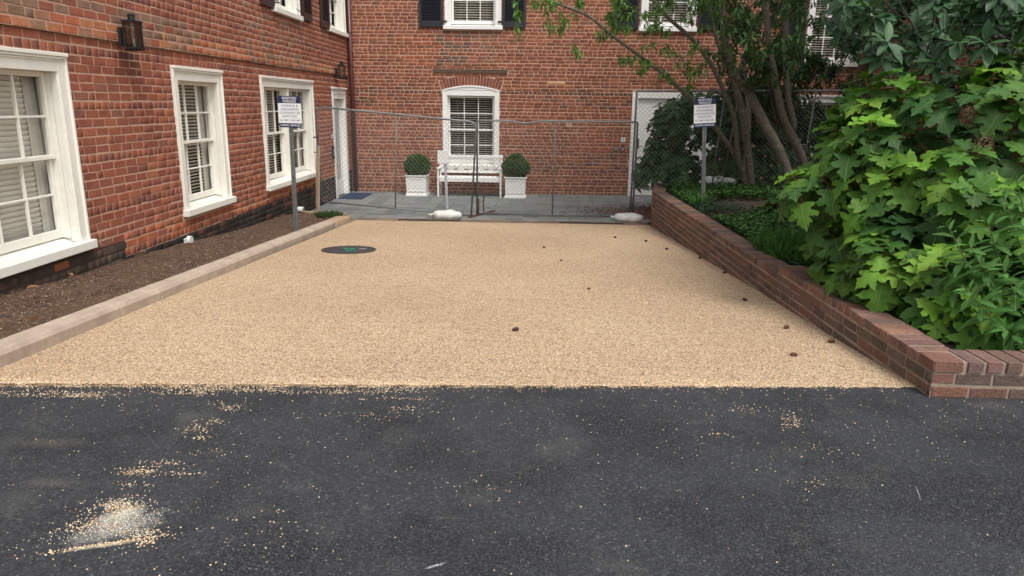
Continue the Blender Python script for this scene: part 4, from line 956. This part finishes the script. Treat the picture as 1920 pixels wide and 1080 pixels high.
hydrangea('dark shaded lobed leaf bush in front of the white double door behind the fence',(4.05,14.6,.1),(2.05,1.0,1.95),620,.20,name='hydrangea_bush',cols=(.032,.080,.022))
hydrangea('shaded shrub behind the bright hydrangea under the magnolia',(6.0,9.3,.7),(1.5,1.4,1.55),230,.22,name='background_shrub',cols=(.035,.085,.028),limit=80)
# small young hydrangea in the bed
hydrangea('small young hydrangea with lobed leaves beside the large tree trunk',(3.35,9.6,.22),(.38,.35,.30),14,.15,name='young_hydrangea',cols=(.045,.12,.024),minz=.15)
# ------------------------------------------------------------ TALL WEEDS (lanceolate)
def leafy(root,stems,base,top,n,Lf,col,it,tmp=LAN,r0=.006):
    base=np.array(base,float); top=np.array(top,float); ax=nrm(top-base); H=np.linalg.norm(top-base); mid=(base+top)/2+rv()*.03; pts=[base,mid,top]; stems.tube(pts,[r0,r0*.8,r0*.5],5,False)
    u=nrm(np.cross(ax,[.3,.2,1.01])) if abs(ax[2])<.999 else np.array([1.,0,0]); v=np.cross(ax,u)
    for i in range(n):
        t=.18+.82*(i/(n-1))**.75; p=base*(1-t)**2+2*mid*t*(1-t)*1.0+top*t*t if False else (base*(1-t)+top*t+(mid-(base+top)/2)*4*t*(1-t)*.5)
        an=i*2.4+random.uniform(-.3,.3); rd=u*math.cos(an)+v*math.sin(an); up=.25+.8*max(0,t-.8)/.2; d=nrm(rd+ax*up-np.array([0,0,.25*(1-t)])); L=Lf*(1.0-.55*max(0,(t-.72)/.28))*random.uniform(.8,1.15)
        c=jit(col if t<.9 else tuple(min(.3,x*1.7) for x in col),.18,.08); M_=leafM(p,d,ax*.9+np.array([0,0,.3])+rv()*.15,L); it.append((random.randrange(len(tmp)),M_,c,score(p,L)))
wr_=empty('tall_weeds',(3.2,4.45,.12),0,'tall leafy weeds with long toothed leaves at right behind the brick corner','weeds'); it=[]; sm=MB()
for (px,py,y,bx,by) in [(1775,420,4.35,2.95,4.35),(1815,455,4.25,3.05,4.3),(1812,540,4.15,2.95,4.2),(1880,500,4.2,3.15,4.25),(1905,330,4.5,3.35,4.5),(1880,360,4.5,3.3,4.45),(1850,410,4.4,3.2,4.4),(1915,420,4.3,3.4,4.35),(1884,615,4.1,3.05,4.12),(1940,560,4.2,3.35,4.2),(1960,470,4.2,3.5,4.2),(1770,495,4.45,2.95,4.4),(1835,500,4.45,3.1,4.5),(1930,640,4.1,3.2,4.15)]:
    leafy(wr_,sm,(bx,by,.12),ony(px,py,y),26,.165,(.062,.165,.035),it)
sm.build('stems',STEMG,wr_,smooth=True,kind='stuff'); emit(wr_,'leaf','further_leaves',LAN,it,LEAF,300)
# small upright plants in the bed
def small_plant(px,py,y,bpx,H,label,col=(.045,.115,.028),n=22,Lf=.15):
    top=ony(px,py,y); b=np.array([ony(bpx,400,y)[0],y,bedz(3,y)]); r=empty('leafy_plant',tuple(b),0,label,'plant','leafy plants under the trees'); it=[]; sm=MB()
    for q in range(3): leafy(r,sm,b+np.array([random.uniform(-.08,.08),random.uniform(-.1,.1),0]),top+np.array([random.uniform(-.16,.16),random.uniform(-.1,.1),-.18*q]),n,Lf,col,it)
    sm.build('stems',STEMG,r,smooth=True,kind='stuff'); emit(r,'leaf','further_leaves',LAN,it,LEAF,60)
small_plant(1358,312,12.0,1360,.5,'leafy upright plant just right of the parking sign post in the bed')
small_plant(1294,325,12.6,1290,.5,'leafy upright plant left of the parking sign post near the wall end')
small_plant(1460,310,11.6,1455,.5,'leafy upright plant left of the thickest trunk',(.035,.09,.025))
small_plant(1448,352,9.9,1440,.4,'bushy green plant in the bed above the ivy beside the hydrangea',(.05,.13,.03))
small_plant(1330,372,11.0,1335,.3,'low leafy plant right behind the parking sign post foot',(.045,.115,.028),16,.12)
# ------------------------------------------------------------ GROUND COVER
def cover(name,label,n,fn,L,cols,cat,tall=.07,tm=TINY):
    ids=[];Ms=[];cs=[]
    while len(ids)<n:
        p=fn()
        if p is None: continue
        h=random.uniform(.01,tall); q=np.array([p[0],p[1],bedz(p[0],p[1])+h]); d=hz()+np.array([0,0,random.uniform(-.2,.8)]); ids.append(random.randrange(len(tm))); Ms.append(leafM(q,d,np.array([0,0,1.])+rv()*.5,L*random.uniform(.6,1.3))); cs.append(jit(random.choice(cols),.25,.1))
    o=joined(name,tm,ids,Ms,cs,LEAFS if tm is TINY else LEAF[1]); tag(o,label,cat,kind='stuff')
def inbed(y0,y1,x1=6.5,thr=-.2,s=1.3,ph=0,inv=False):
    def f():
        y=random.uniform(y0,y1); x=px_(y)+.24+(x1-px_(y)-.24)*random.random()**1.6; v=math.sin(x*s+ph)*math.cos(y*s*.9+ph*2)+.4*math.sin(x*3.1+y*2.3)
        if (v<thr)!=inv: return None
        return x,y
    return f
cover('ivy','dark bluish green creeping ground cover under the trees',26000,inbed(6.5,13.4,thr=-.35),.042,[(.022,.050,.024),(.028,.062,.03),(.018,.04,.022)],'ground cover',.10)
cover('low_weeds','brighter green low weeds along the inner edge of the planter wall',15000,inbed(6.0,13.0,4.2,-.1,1.9,2),.05,[(.045,.12,.02),(.06,.145,.028),(.035,.09,.02)],'weeds',.14)
cover('fallen_leaves','brown fallen leaves on the bare soil of the planting bed',2500,inbed(6.2,12.8,4.5,.1,1.6,1),.045,[(.16,.09,.05),(.22,.13,.07),(.10,.06,.04)],'fallen leaves',.02)
# grass clump near hydrangea and grass tuft at the kerb end
def grass(name,label,c,r,n,L,off,col):
    ids=[];Ms=[];cs=[]; tb=[tiny(.06,.3)]
    for i in range(n):
        a=random.uniform(0,6.28); q=np.array([c[0]+r[0]*math.cos(a)*random.random()**.6,c[1]+r[1]*math.sin(a)*random.random()**.6,off]); Ms.append(leafM(q,np.array([0,0,1.])+hz()*random.uniform(.2,1.2),hz(),L*random.uniform(.5,1.2))); ids.append(0); cs.append(jit(col,.3,.1))
    o=joined(name,tb,ids,Ms,cs,LEAFS); tag(o,label,'grass',kind='stuff')
grass('grass_tuft','green tuft of grass at the far end of the soil strip behind the kerb end',(-3.58,12.35),(.24,.25),1300,.085,gz(12.35)+.10,(.05,.095,.03))
grass('grass','patch of green grass in the bed beside the big hydrangea',(2.75,7.3),(.42,.8),6500,.17,.10,(.045,.13,.02))
# ------------------------------------------------------------ BOXWOODS
def box(loc,r,label,cone=0):
    root=empty('boxwood_shrub',loc,0,label,'shrub','clipped boxwoods in white planters'); ids=[];Ms=[];cs=[]; c=np.array(loc)+np.array([0,0,r[2]*.86])
    for i in range(7000):
        d=rv(); rr=random.uniform(.80,1.03)+.045*math.sin(d[0]*13+loc[0])*math.sin(d[2]*11+2)+(random.random()<.03)*.06; sh=1-cone*max(0,d[2])**1.0; p=c+d*np.array([r[0]*sh,r[1]*sh,r[2]])*rr; ids.append(i%3)
        Ms.append(leafM(p,nrm(d+rv()*.8),rv(),random.uniform(.028,.045))); cs.append(jit(random.choice([(.06,.13,.022),(.085,.17,.03),(.035,.08,.016)]) ,.2,.08))
    q=MB(); n=14
    q.tube([c+np.array([0,0,z*r[2]*.8]) for z in np.linspace(-1,1,9)],[max(.02,r[0]*.8*math.sqrt(max(0,1-z*z))) for z in np.linspace(-1,1,9)],14); q.build('dark_core',BARKD,root)  # solid dark ellipsoid within the leaves, standing in for inner shade
    o=joined('foliage',TINY,ids,Ms,cs,LEAFS,root,WLOC[root.name]); o['kind']='stuff'
box((-2.655,16.38,-.02),(.285,.28,.24),'round clipped boxwood ball in the planter left of the bench'); box((-.415,16.30,-.02),(.31,.29,.27),'slightly pointed clipped boxwood in the planter right of the bench',.45)
# ------------------------------------------------------------ TREES
def limb(mb,pts,y0,y1,r0,r1,seg=10):
    P=[]; n=len(pts)
    for i,(px,py) in enumerate(pts): t=i/(n-1); P.append(ony(px,py,y0+(y1-y0)*t))
    Q=[]; RR=[]
    for i in range(n-1):
        for s_ in range(4): t=s_/4; a=P[max(i-1,0)]; b=P[i]; c=P[i+1]; d=P[min(i+2,n-1)]; Q.append(.5*((2*b)+(-a+c)*t+(2*a-5*b+4*c-d)*t*t+(-a+3*b-3*c+d)*t**3)); RR.append(r0+(r1-r0)*((i+t)/(n-1)))
    Q.append(P[-1]); RR.append(r1); RR=[r*random.uniform(.94,1.06) for r in RR]; mb.tube(Q,RR,seg); return Q
tA=empty('multi_stem_tree',tuple(ony(1400,365,12.9)*np.array([1,1,0])+np.array([0,0,.1])),0,'slender multi stemmed tree with one long branch leaning left across the brick wall','tree')
q=MB(); limb(q,[(1396,372),(1399,300),(1404,215),(1398,150),(1392,100)],13.05,13.1,.05,.04,8); q.build('stem',grainy('pale_bark',(.20,.19,.165),(.6,1.3),24,.95,.8,.01),tA,smooth=True)
tB=empty('tree',tuple(ony(1490,378,12.0)*np.array([1,1,0])+np.array([0,0,.05])),0,'thicker leaning tree with lichen spotted bark rising from the planting bed','tree')
tC=empty('tree',tuple(ony(1515,355,12.6)*np.array([1,1,0])+np.array([0,0,.05])),0,'tree splitting into three upright stems just left of the large hydrangea','tree')
q=MB(); limb(q,[(1409,372),(1406,320),(1395,225),(1384,180),(1370,120),(1362,84)],12.9,12.6,.085,.042); q.build('trunk',BARK,tA,smooth=True)
q=MB(); limb(q,[(1400,372),(1394,330),(1384,298),(1378,230),(1361,180),(1333,121),(1297,73),(1257,37),(1224,0),(1180,-60)],12.9,11.8,.052,.024,8); q.build('stem',BARK,tA,smooth=True)
q=MB(); TLp=limb(q,[(1404,368),(1381,298),(1339,236),(1297,188),(1246,141),(1198,104),(1142,62),(1100,28),(1040,5),(985,-22)],12.9,11.3,.045,.016,8); q.build('leaning_stem',BARK,tA,smooth=True)
q=MB(); limb(q,[(1500,400),(1490,372),(1468,298),(1437,239),(1404,174),(1381,146),(1361,84),(1354,0),(1350,-80)],12.0,11.6,.098,.042,12); q.build('trunk',BARK,tB,smooth=True)
q=MB(); limb(q,[(1384,150),(1366,133),(1345,80),(1332,20),(1325,-60)],11.9,11.5,.03,.02,8); limb(q,[(1383,143),(1379,140),(1372,143)],11.95,11.55,.032,.026,8); q.build('branch',BARK,tB,smooth=True)
q=MB(); limb(q,[(1530,395),(1512,345),(1505,298),(1474,233),(1463,200),(1451,135),(1437,37),(1437,-60)],12.6,12.2,.085,.045,12); q.build('trunk',BARK,tC,smooth=True)
q=MB(); limb(q,[(1484,250),(1488,232),(1477,180),(1473,84),(1474,0),(1474,-60)],12.5,12.1,.058,.046,10); q.build('stem',BARK,tC,smooth=True)
q=MB(); limb(q,[(1472,232),(1457,225),(1443,140),(1440,70),(1455,20),(1490,-20)],12.5,12.4,.045,.028,8); q.build('stem',BARKD,tC,smooth=True)
def clumps(root,specs,tmp,mats,col,limit,name='leaf',twm=None,whorl=False):
    it=[]; tw=MB()
    for (px,py,y,r_,n,L,dr,cm) in specs:
        c=ony(px,py,y); 
        nt_=max(1,n//8)
        for t_ in range(nt_):
            d=rv(); p=c+d*np.array([1,.8,.8])*r_*random.random()**.5; ax=nrm(rv()+np.array([0,0,-dr])); a=p-ax*L*1.3; tw.tube([a,p],.0022 if L<.1 else .004,3,False)
            u=nrm(np.cross(ax,[.2,.3,1])); v=np.cross(ax,u)
            for i in range(8):
                s_=0 if whorl else (i/7)*L*1.3; an=i*(.785 if whorl else 2.4)+random.uniform(-.2,.2); rd=u*math.cos(an)+v*math.sin(an); q=p-ax*s_*.9
                dd=nrm(rd+ax*random.uniform(.2,.7)-np.array([0,0,dr*.5])); LL=L*random.uniform(.7,1.15); cc=jit(tuple(x*cm for x in col),.25,.08)
                it.append((random.randrange(len(tmp)),leafM(q,dd,np.array([0,0,1.])+ax*.3+rv()*.35,LL),cc,score(q,LL)))
    tw.build('twigs',twm or BARKD,root,kind='stuff'); emit(root,name,'further_leaves',tmp,it,mats,limit)
sp=[]
# thin outer sprays on the leaning stem
for px,py,r_,n in [(975,30,.10,24),(968,58,.07,16),(1000,8,.25,40),(1035,20,.28,90),(1045,52,.14,40),(1078,10,.22,60),(1075,95,.13,28),(1130,70,.14,32),(1150,50,.25,70),(1180,30,.30,90),(1165,12,.3,70),(1240,60,.20,40),(1200,115,.16,24),(1170,118,.16,40),(1205,130,.15,36),(1228,88,.14,24),(1262,100,.18,36),(1300,95,.18,40),(1285,125,.18,32),(1255,140,.14,24),(1225,45,.28,80),(1250,10,.3,90),(1300,30,.35,110),(1320,5,.35,110),(1300,152,.2,40),(1325,130,.18,36)]:
    sp.append((px,py,11.3+random.uniform(-.3,.5),r_,n,.105,.5,1.25 if px<1120 else .95))  # outer left sprays tinted lighter: sunlight painted into the leaf colour
clumps(tA,sp,TLF,LEAF,(.085,.18,.035),200)
sp=[]
while len(sp)<46:
    px=random.uniform(1325,1640); py=random.uniform(-70,70)+random.uniform(0,70)*(px>1370)
    if 1500<px<1612 and -10<py<128 and random.random()<.85: continue
    sp.append((px,py,random.choice([random.uniform(10.8,11.6),random.uniform(12.7,14.5),random.uniform(12.7,15.5)]),.28,56,.125,.4,.85))
for i in range(18): sp.append((random.uniform(1330,1520),random.uniform(-30,150),random.uniform(13.0,15.2),.30,56,.125,.4,.7))
for i in range(52): sp.append((random.uniform(1370,1600),random.uniform(105,185),random.uniform(12.9,14.6),.26,48,.125,.4,.7))
for i in range(8): sp.append((random.uniform(1330,1500),random.uniform(90,170),random.uniform(11.2,11.8),.16,24,.12,.4,.9))
clumps(tB,sp[:44],TLF,LEAF,(.05,.115,.036),100); clumps(tC,sp[44:],TLF,LEAF,(.045,.10,.034),100)
# high crown above the frame that shades the bed
it=[]
for i in range(9000):
    d=rv(); p=np.array([4.6,11.6,6.0])+d*np.array([3.6,3.0,1.9])*random.random()**.35
    if p[2]<4.0: continue
    it.append((i%4,leafM(p,hz()+np.array([0,0,-.3]),np.array([0,0,1.])+rv()*.5,random.uniform(.13,.2)),jit((.04,.09,.03),.2),0))
o=joined('crown',TLF,[i[0] for i in it],[i[1] for i in it],[i[2] for i in it],LEAF[1],tC,WLOC[tC.name]); o['kind']='stuff'
q=MB(); q.tube([ony(1437,-60,12.2),(4.4,11.8,5.2),(5.2,11.5,6.8)],[.05,.04,.02],8); q.tube([ony(1350,-80,11.6),(3.4,11.4,5.0),(2.8,11.2,6.4)],[.055,.04,.02],8); q.build('upper_branch',BARK,tC,smooth=True)
# magnolia at the right
tM=empty('magnolia_tree',(4.9,8.8,.15),0,'dark glossy leaved magnolia with low branches hanging over the bright hydrangea','tree')
q=MB(); limb(q,[(1596,330),(1604,240),(1618,150),(1632,110),(1668,50),(1712,0),(1750,-60)],9.4,8.6,.105,.075,12); q.build('trunk',BARKD,tM,smooth=True)
q=MB(); limb(q,[(1625,130),(1650,90),(1640,40),(1600,0),(1570,-40)],9.2,8.2,.04,.02,8); limb(q,[(1712,0),(1790,40),(1850,60),(1900,80)],8.6,6.6,.05,.02,8); limb(q,[(1660,60),(1700,80),(1740,105),(1760,120)],9.0,7.4,.035,.012,8); q.build('branch',BARKD,tM,smooth=True)
it=[]; tw=MB(); n=0
while n<330:
    px=random.uniform(1560,1990); py=random.uniform(-150,150); lim=[(1560,60),(1600,90),(1650,120),(1700,135),(1760,120),(1830,75),(1900,120),(2000,260)]
    top=np.interp(px,[a for a,_ in lim],[b for _,b in lim])
    if py>top: continue
    if 1690<px<1712 and 10<py<62 and random.random()<.9: continue
    y=random.uniform(5.6,8.8); p=ony(px,py,y); n+=1
    A=nrm(np.array([random.uniform(-.6,.2),random.uniform(-.9,.1),random.uniform(-.2,.9)])); u=nrm(np.cross(A,[.2,.3,1])); v=np.cross(A,u); k_=random.randint(6,9); tw.tube([p-A*.3+np.array([.1,.1,.02]),p],[.008,.005],5,False)
    for i in range(k_):
        an=i*2.4; rd=u*math.cos(an)+v*math.sin(an); dd=nrm(rd+A*random.uniform(.25,.9)-np.array([0,0,.2])); L=random.uniform(.13,.20); it.append((random.randrange(4),leafM(p-A*.01*i,dd,A*.6+np.array([0,-.1,.8])+rv()*.2,L),jit(random.choice([(.040,.10,.042),(.055,.13,.05),(.032,.078,.034)]),.2,.06),score(p,L)))
tw.build('twigs',BARKD,tM,smooth=True,kind='stuff'); emit(tM,'leaf','further_leaves',MAG,it,LEAFG,300)
# ------------------------------------------------------------ LOOSE THINGS
def sandbag(name,loc,rz,L,D,H,label,seed,grp=None):
    r_=random.Random(seed); n,mm=28,14; vs=[];fs=[]; ph=[r_.uniform(0,6) for _ in range(8)]
    for i in range(n+1):
        t=-1+2*i/n
        for j in range(mm):
            a=2*PI*j/mm; s_=max(0.,1-abs(t)**6)**.5; s_=max(s_,.40 if t>0 else .18); ca,sa=math.cos(a),math.sin(a); ca=math.copysign(abs(ca)**.75,ca); sa=math.copysign(abs(sa)**.75,sa)
            w=1+.10*math.sin(t*4+ph[0])+.05*math.sin(a*3+t*9+ph[1])+.04*math.sin(a*7+t*5+ph[2]); x=t*L/2+.01*math.sin(a*4+ph[3]); y=ca*D/2*s_*w; z=H/2*(1+sa*s_*w*(1+.10*math.sin(t*7+ph[4])))
            z=max(0.003,z-(H*.10)); vs.append((x,y,z))
    for i in range(n):
        for j in range(mm): fs.append((i*mm+j,i*mm+(j+1)%mm,(i+1)*mm+(j+1)%mm,(i+1)*mm+j))
    fs.append(tuple(range(mm))); fs.append(tuple(n*mm+j for j in range(mm))[::-1])
    root=empty(name,loc,0,label,'sandbag',grp); q=MB(); q.raw(vs,fs); q.build('bag',BAG,root,smooth=True,off=np.zeros(3))
    q=MB(); q.tube([(-L/2+.0,0,H*.42),(-L/2-.035,.0,H*.40),(-L/2-.07,.01,H*.36)],[.030,.016,.034],9); q.build('tied_neck',BAG,root,smooth=True,off=np.zeros(3)); root.rotation_euler=(0,0,rz)
sandbag('sandbag',(-1.575,12.985,-.484),.03,.52,.27,.165,'white sandbag lying just left of the fence joint behind the left drain grate',4,'white sandbags')
sandbag('sandbag',(1.74,13.0,-.484),-.28,.52,.30,.165,'white sandbag lying near the brick planter wall at the right end of the fence',8,'white sandbags')
sandbag('sandbag',(3.45,13.55,.12),.1,.6,.35,.20,'white sandbag half hidden in the ground cover behind the right fence panel',12,'white sandbags')
r=empty('blank_sign_stand',(-1.73,14.25,-.487),0,'small blank white sign on pale post by the left end of the bench','sign')
q=MB(); q.tube([(-1.73,14.25,-.487),(-1.755,14.25,.50)],.028,10); q.build('post',grainy('pale_post',(.5,.5,.49),rough=.5),r)
q=MB(); q.box((-1.905,14.205,.405),(-1.675,14.220,.665),.004); p_=q.build('sign_panel',WHITE,r); q=MB()
for a,b_ in (((-1.892,14.2,.645),(-1.688,14.2045,.652)),((-1.892,14.2,.418),(-1.688,14.2045,.425)),((-1.892,14.2,.4255),(-1.885,14.2045,.6445)),((-1.695,14.2,.4255),(-1.688,14.2045,.6445))): q.box(a,b_)
q.build('border',SIGNW,p_)
q=MB(); q.box((-4.27,15.42,-.485),(-3.72,16.52,-.470),.004); o=q.build('doormat',MAT_BLUE); tag(o,'dark blue doormat in front of the far left white door','doormat')
# small devices on the walls
def device(name,fr,u,z,w,h,d,m,label,cat,inner=None):
    o,uu,nn=fr; r=empty(name,(o[0]+uu[0]*u,o[1]+uu[1]*u,z-h/2),0,label,cat); q=MB(fr); q.box((u-w/2,.004,z-h/2),(u+w/2,.008+d,z+h/2),.004); q.build('housing',m,r)
    q=MB(fr); q.box((u-w*.3,.0085+d,z-h*.3),(u+w*.3,.0105+d,z+h*.25),.002); q.build('face',inner or GREYP,r)
GREYB=grainy('grey_box',(.12,.12,.125),rough=.5)
device('wall_notice',BF,2.035,.80,.10,.10,.003,SIGNW,'small white notice above the card reader beside the double door','notice',grainy('notice_print',(.35,.42,.55),rough=.6))
device('card_reader',BF,2.03,.60,.07,.15,.02,BLACK,'black card reader on the brick beside the double door','card reader')
device('switch_box',BF,1.88,.60,.065,.12,.02,GREYB,'grey metal switch box left of the card reader','switch box')
device('wall_notice',BF,.78,1.135,.13,.14,.003,grainy('pinkish_notice',(.55,.36,.29),rough=.7),'faded pinkish notice on the brick wall above the middle fence panel','notice',grainy('notice_orange',(.50,.24,.16),rough=.7))
device('door_intercom',LF,15.35,.52,.10,.26,.03,BLACK,'black intercom on the brick beside the far left door','intercom')
device('door_bell',LF,15.36,.85,.05,.10,.01,SIGNW,'small white bell push above the black intercom','door bell',grainy('bell_red',(.3,.08,.07),rough=.5))
p=onx(355,450,-4.28); r=empty('pipe_cap',tuple(p),0,'white painted pipe stub low on the dark wall base under the middle window','pipe cap'); q=MB(); q.tube([(-4.31,p[1],p[2]),(-4.25,p[1],p[2])],[.055,.05],14); q.build('cap',BAG,r); q=MB(); q.box((-4.30,p[1]-.11,p[2]-.05),(-4.283,p[1]+.10,p[2]+.035),.006); q.build('paint_splash',BAG,r)
p=onx(567,393,-4.22); r=empty('pipe_cap',tuple(p),0,'round white pipe cap at the wall base under the double window','pipe cap'); q=MB(); q.tube([(-4.31,p[1],p[2]),(-4.2,p[1],p[2])],.052,14); q.build('pipe',BAG,r); q=MB(); q.tube([(-4.1999,p[1],p[2]),(-4.193,p[1],p[2])],.03,12); q.build('cap_centre',GREYB,r)
p=onz(1213,419,-.48); q=MB(); q.obox((p[0],p[1],-.452),(.8,.6,0),(-.6,.8,.15),(0,-.15,1),.10,.07,.018); o=q.build('broken_paver',STONE[0]); o.color=(.25,.22,.2,1); tag(o,'broken grey paving stone leaning at the end of the sandbag by the brick planter wall','stone')
# seed cones dropped on the gravel
def cone(px,py,label,s_=1):
    p=ongrav(px,py); q=MB(); q.tube([(-.022*s_,0,.012),(-.012*s_,.002,.013),(.004*s_,0,.014),(.018*s_,-.003,.012),(.026*s_,-.004,.011)],[.006*s_,.013*s_,.015*s_,.010*s_,.003*s_],8); o=q.build('seed_cone',CONEM[random.randrange(2)],smooth=True,off=np.zeros(3)); o.location=(p[0],p[1],p[2]+.014); o.rotation_euler=(-.05,0,random.uniform(0,6)); tag(o,label,'seed cone','brown seed cones dropped on the gravel')
CONEM=[grainy('cone_brown',(.12,.05,.03),(.5,1.4),120,.8,.6,.003),grainy('cone_dark',(.06,.035,.027),(.5,1.4),120,.8,.6,.003)]
for px,py,l,s_ in [(967,624,'dark brown seed cone lying alone in the middle of the near gravel',1.1),(1488,672,'rusty brown seed cone nearest the asphalt beside the planter wall',1.0),(1558,646,'dark seed cone closest to the foot of the near brick planter wall',1.1),(1474,619,'dark seed cone near the planter wall, behind the rusty one',1.0),(1396,567,'brown seed cone a bit further back beside the planter wall',1.0),(1358,515,'small brown seed cone beside the middle of the planter wall',1),(1250,470,'small brown seed cone in the back right part of the gravel',1),(1153,448,'dark seed cone in front of the right drain grate',1),(1211,455,'tiny dark seed cone in front of the right sandbag',1),(1020,467,'tiny seed cone in the back middle of the gravel',.8),(1052,492,'tiny brown speck of a seed cone in the middle of the back half',.8),(1312,487,'small reddish seed cone close to the planter wall in the back half',.9),(1104,546,'tiny pale scrap on the middle right of the gravel',.7)]: cone(px,py,l,s_)
# ------------------------------------------------------------ LOOSE STONES (pebbles)
def pt_(rnd):
    v=[(0,0,-.4),(0,0,.45)]+[(math.cos(a)*rnd.uniform(.8,1.1)*.6,math.sin(a)*rnd.uniform(.8,1.1)*.45,rnd.uniform(-.12,.12)) for a in np.linspace(0,5.03,5)]
    return tmpl(v,[(1,2+i,2+(i+1)%5) for i in range(5)]+[(0,2+(i+1)%5,2+i) for i in range(5)])
_r=random.Random(2); PB=[pt_(_r) for _ in range(5)]
PC=[(.68,.52,.32),(.75,.60,.39),(.56,.38,.22),(.8,.7,.54),(.62,.47,.31),(.45,.28,.16)]
def pebbles(name,label,pts,smin,smax,cols=PC,cat='loose gravel'):
    ids=[];Ms=[];cs=[]
    for (x,y,z) in pts:
        s_=random.uniform(smin,smax); a=random.uniform(0,6.28); ids.append(random.randrange(5)); Ms.append(frameM((x,y,z+s_*.3),(math.cos(a),math.sin(a),0),(-math.sin(a),math.cos(a),0),(0,0,1),s_,s_,s_)); cs.append(jit(random.choice(cols),.15,.05))
    tag(joined(name,PB,ids,Ms,cs,PEB),label,cat,kind='stuff')
P=[]
def clus(px,py,sx,sy,n,ang=0):
    c=onz(px,py,0)
    for i in range(n):
        a,b=rng.normal()*sx,rng.normal()*sy; P.append((c[0]+a*math.cos(ang)-b*math.sin(ang),c[1]+a*math.sin(ang)+b*math.cos(ang),0))
for i in range(900):
    x=random.uniform(-3.3,2.15); dd=abs(rng.normal())*.010+random.random()**8*.10; P.append((x,edge(x)-dd-.002,0))
for i in range(15): x=random.uniform(-3.2,-.6); c=np.array([x,edge(x)-random.uniform(.02,.10)]); n=random.randint(25,70); P+=[(c[0]+rng.normal()*.09,min(edge(c[0])-.004,c[1]+rng.normal()*.016),0) for _ in range(n)]
for a in [(60,740,.22,.022,190),(150,742,.1,.02,110),(350,738,.1,.02,110),(430,762,.06,.02,50),(425,768,.03,.012,30),(372,805,.045,.025,60),(400,790,.04,.02,34),(380,822,.03,.015,25),(262,885,.05,.022,110),(300,868,.05,.012,45),(345,888,.03,.008,18),(330,885,.07,.02,30),(250,910,.05,.02,26),(390,850,.05,.04,20),(222,950,.055,.03,220),(200,985,.08,.04,130),(155,985,.04,.03,50),(270,1015,.03,.02,90),(270,1000,.05,.02,60),(1480,785,.035,.04,60),(1490,800,.04,.02,30),(1400,766,.05,.03,30),(760,765,.06,.02,40),(750,748,.1,.02,60),(700,780,.15,.03,40),(1350,815,.03,.02,16),(1530,905,.05,.03,14),(1550,840,.1,.06,24),(380,980,.4,.3,60),(530,1000,.1,.1,30),(930,915,.12,.05,22)]: clus(*a)
clus(200,1021,.10,.006,260,.33)
FP=len(P)
for a_ in [(226,948,.05,.03,260),(200,984,.11,.03,300,.55),(238,992,.05,.07,150),(262,1002,.04,.02,90)]: clus(*a_)
FINE=P[FP:]; P=P[:FP]
for i in range(620): P.append((random.uniform(-3.4,3.6),random.uniform(1.2,3.8),0))
for i in range(420): P.append((random.uniform(-3.4,3.6),3.8-abs(rng.normal())*.5,0))
P=[p for p in P if p[1]<edge(min(p[0],2.2))+.0 and not (p[0]>2.2 and p[1]>3.76)]
pebbles('loose_gravel','loose yellow pebbles scattered over the asphalt and along the gravel edge',P,.0035,.0085)
pebbles('stone_dust','heap of fine pale stone chips spilled on the asphalt at lower left',FINE,.002,.0055,[(.80,.74,.56),(.86,.82,.70),(.72,.60,.40)],'stone chips')
P=[]
for i in range(5200):
    x=random.uniform(-3.13,2.2); e=edge(x); y=e+random.random()**2*.12-.004; P.append((x,y,gz(y)+.009))
pebbles('edge_gravel','crumbling front edge of the tan gravel surface',P,.006,.011)
P=[]
for i in range(1500): y=random.uniform(3,13); x=random.uniform(-4.25,-3.36); P.append((x,y,gz(max(y,3.8))+.095))
pebbles('soil_grit','small stones and wood chips on the soil strip',P,.005,.013,[(.25,.17,.11),(.36,.28,.2),(.12,.08,.06),(.42,.2,.1),(.5,.45,.38)],'grit')
P=[]
for i in range(900): px=random.gauss(1170,45); py=random.gauss(396,5); q_=onz(min(px,1219),py,-.48); P.append((q_[0],q_[1],-.481))
for i in range(500): px=random.gauss(1208,10); py=random.gauss(402,7); q_=onz(min(px,1219),py,-.48); P.append((q_[0],q_[1],-.481))
pebbles('brick_rubble','reddish brown leaf litter and brick crumbs piled on the paving by the planter wall',[p for p in P if p[0]<2.0 or p[1]>12.9],.012,.035,[(.20,.075,.045),(.14,.065,.045),(.26,.12,.07),(.10,.06,.05)],'rubble')
# dry leaves on the soil strip
for px,py,l in [(75,607,'curled orange dry leaf nearest the camera on the soil strip'),(50,548,'brown dry leaf on the soil strip below the nearest window'),(136,524,'small orange dry leaf near the middle of the soil strip front')]:
    p=onp_=onz(px,py,gz(4.6)+.10); t=TLF[0]; o=bpy.data.objects.new('dry_leaf',tmesh(t,'dry_leaf',LEAF[0])); COL.objects.link(o); o.location=(p[0],p[1],p[2]+.03); o.rotation_euler=(.5,.3,random.uniform(0,6)); o.scale=(.09,.09,.09); o.color=(.34,.15,.07,1); tag(o,l,'dry leaf','dry leaves on the soil strip')
print('objects',len(bpy.data.objects),'tris',sum(len(o.data.polygons) for o in bpy.data.objects if o.type=='MESH'))
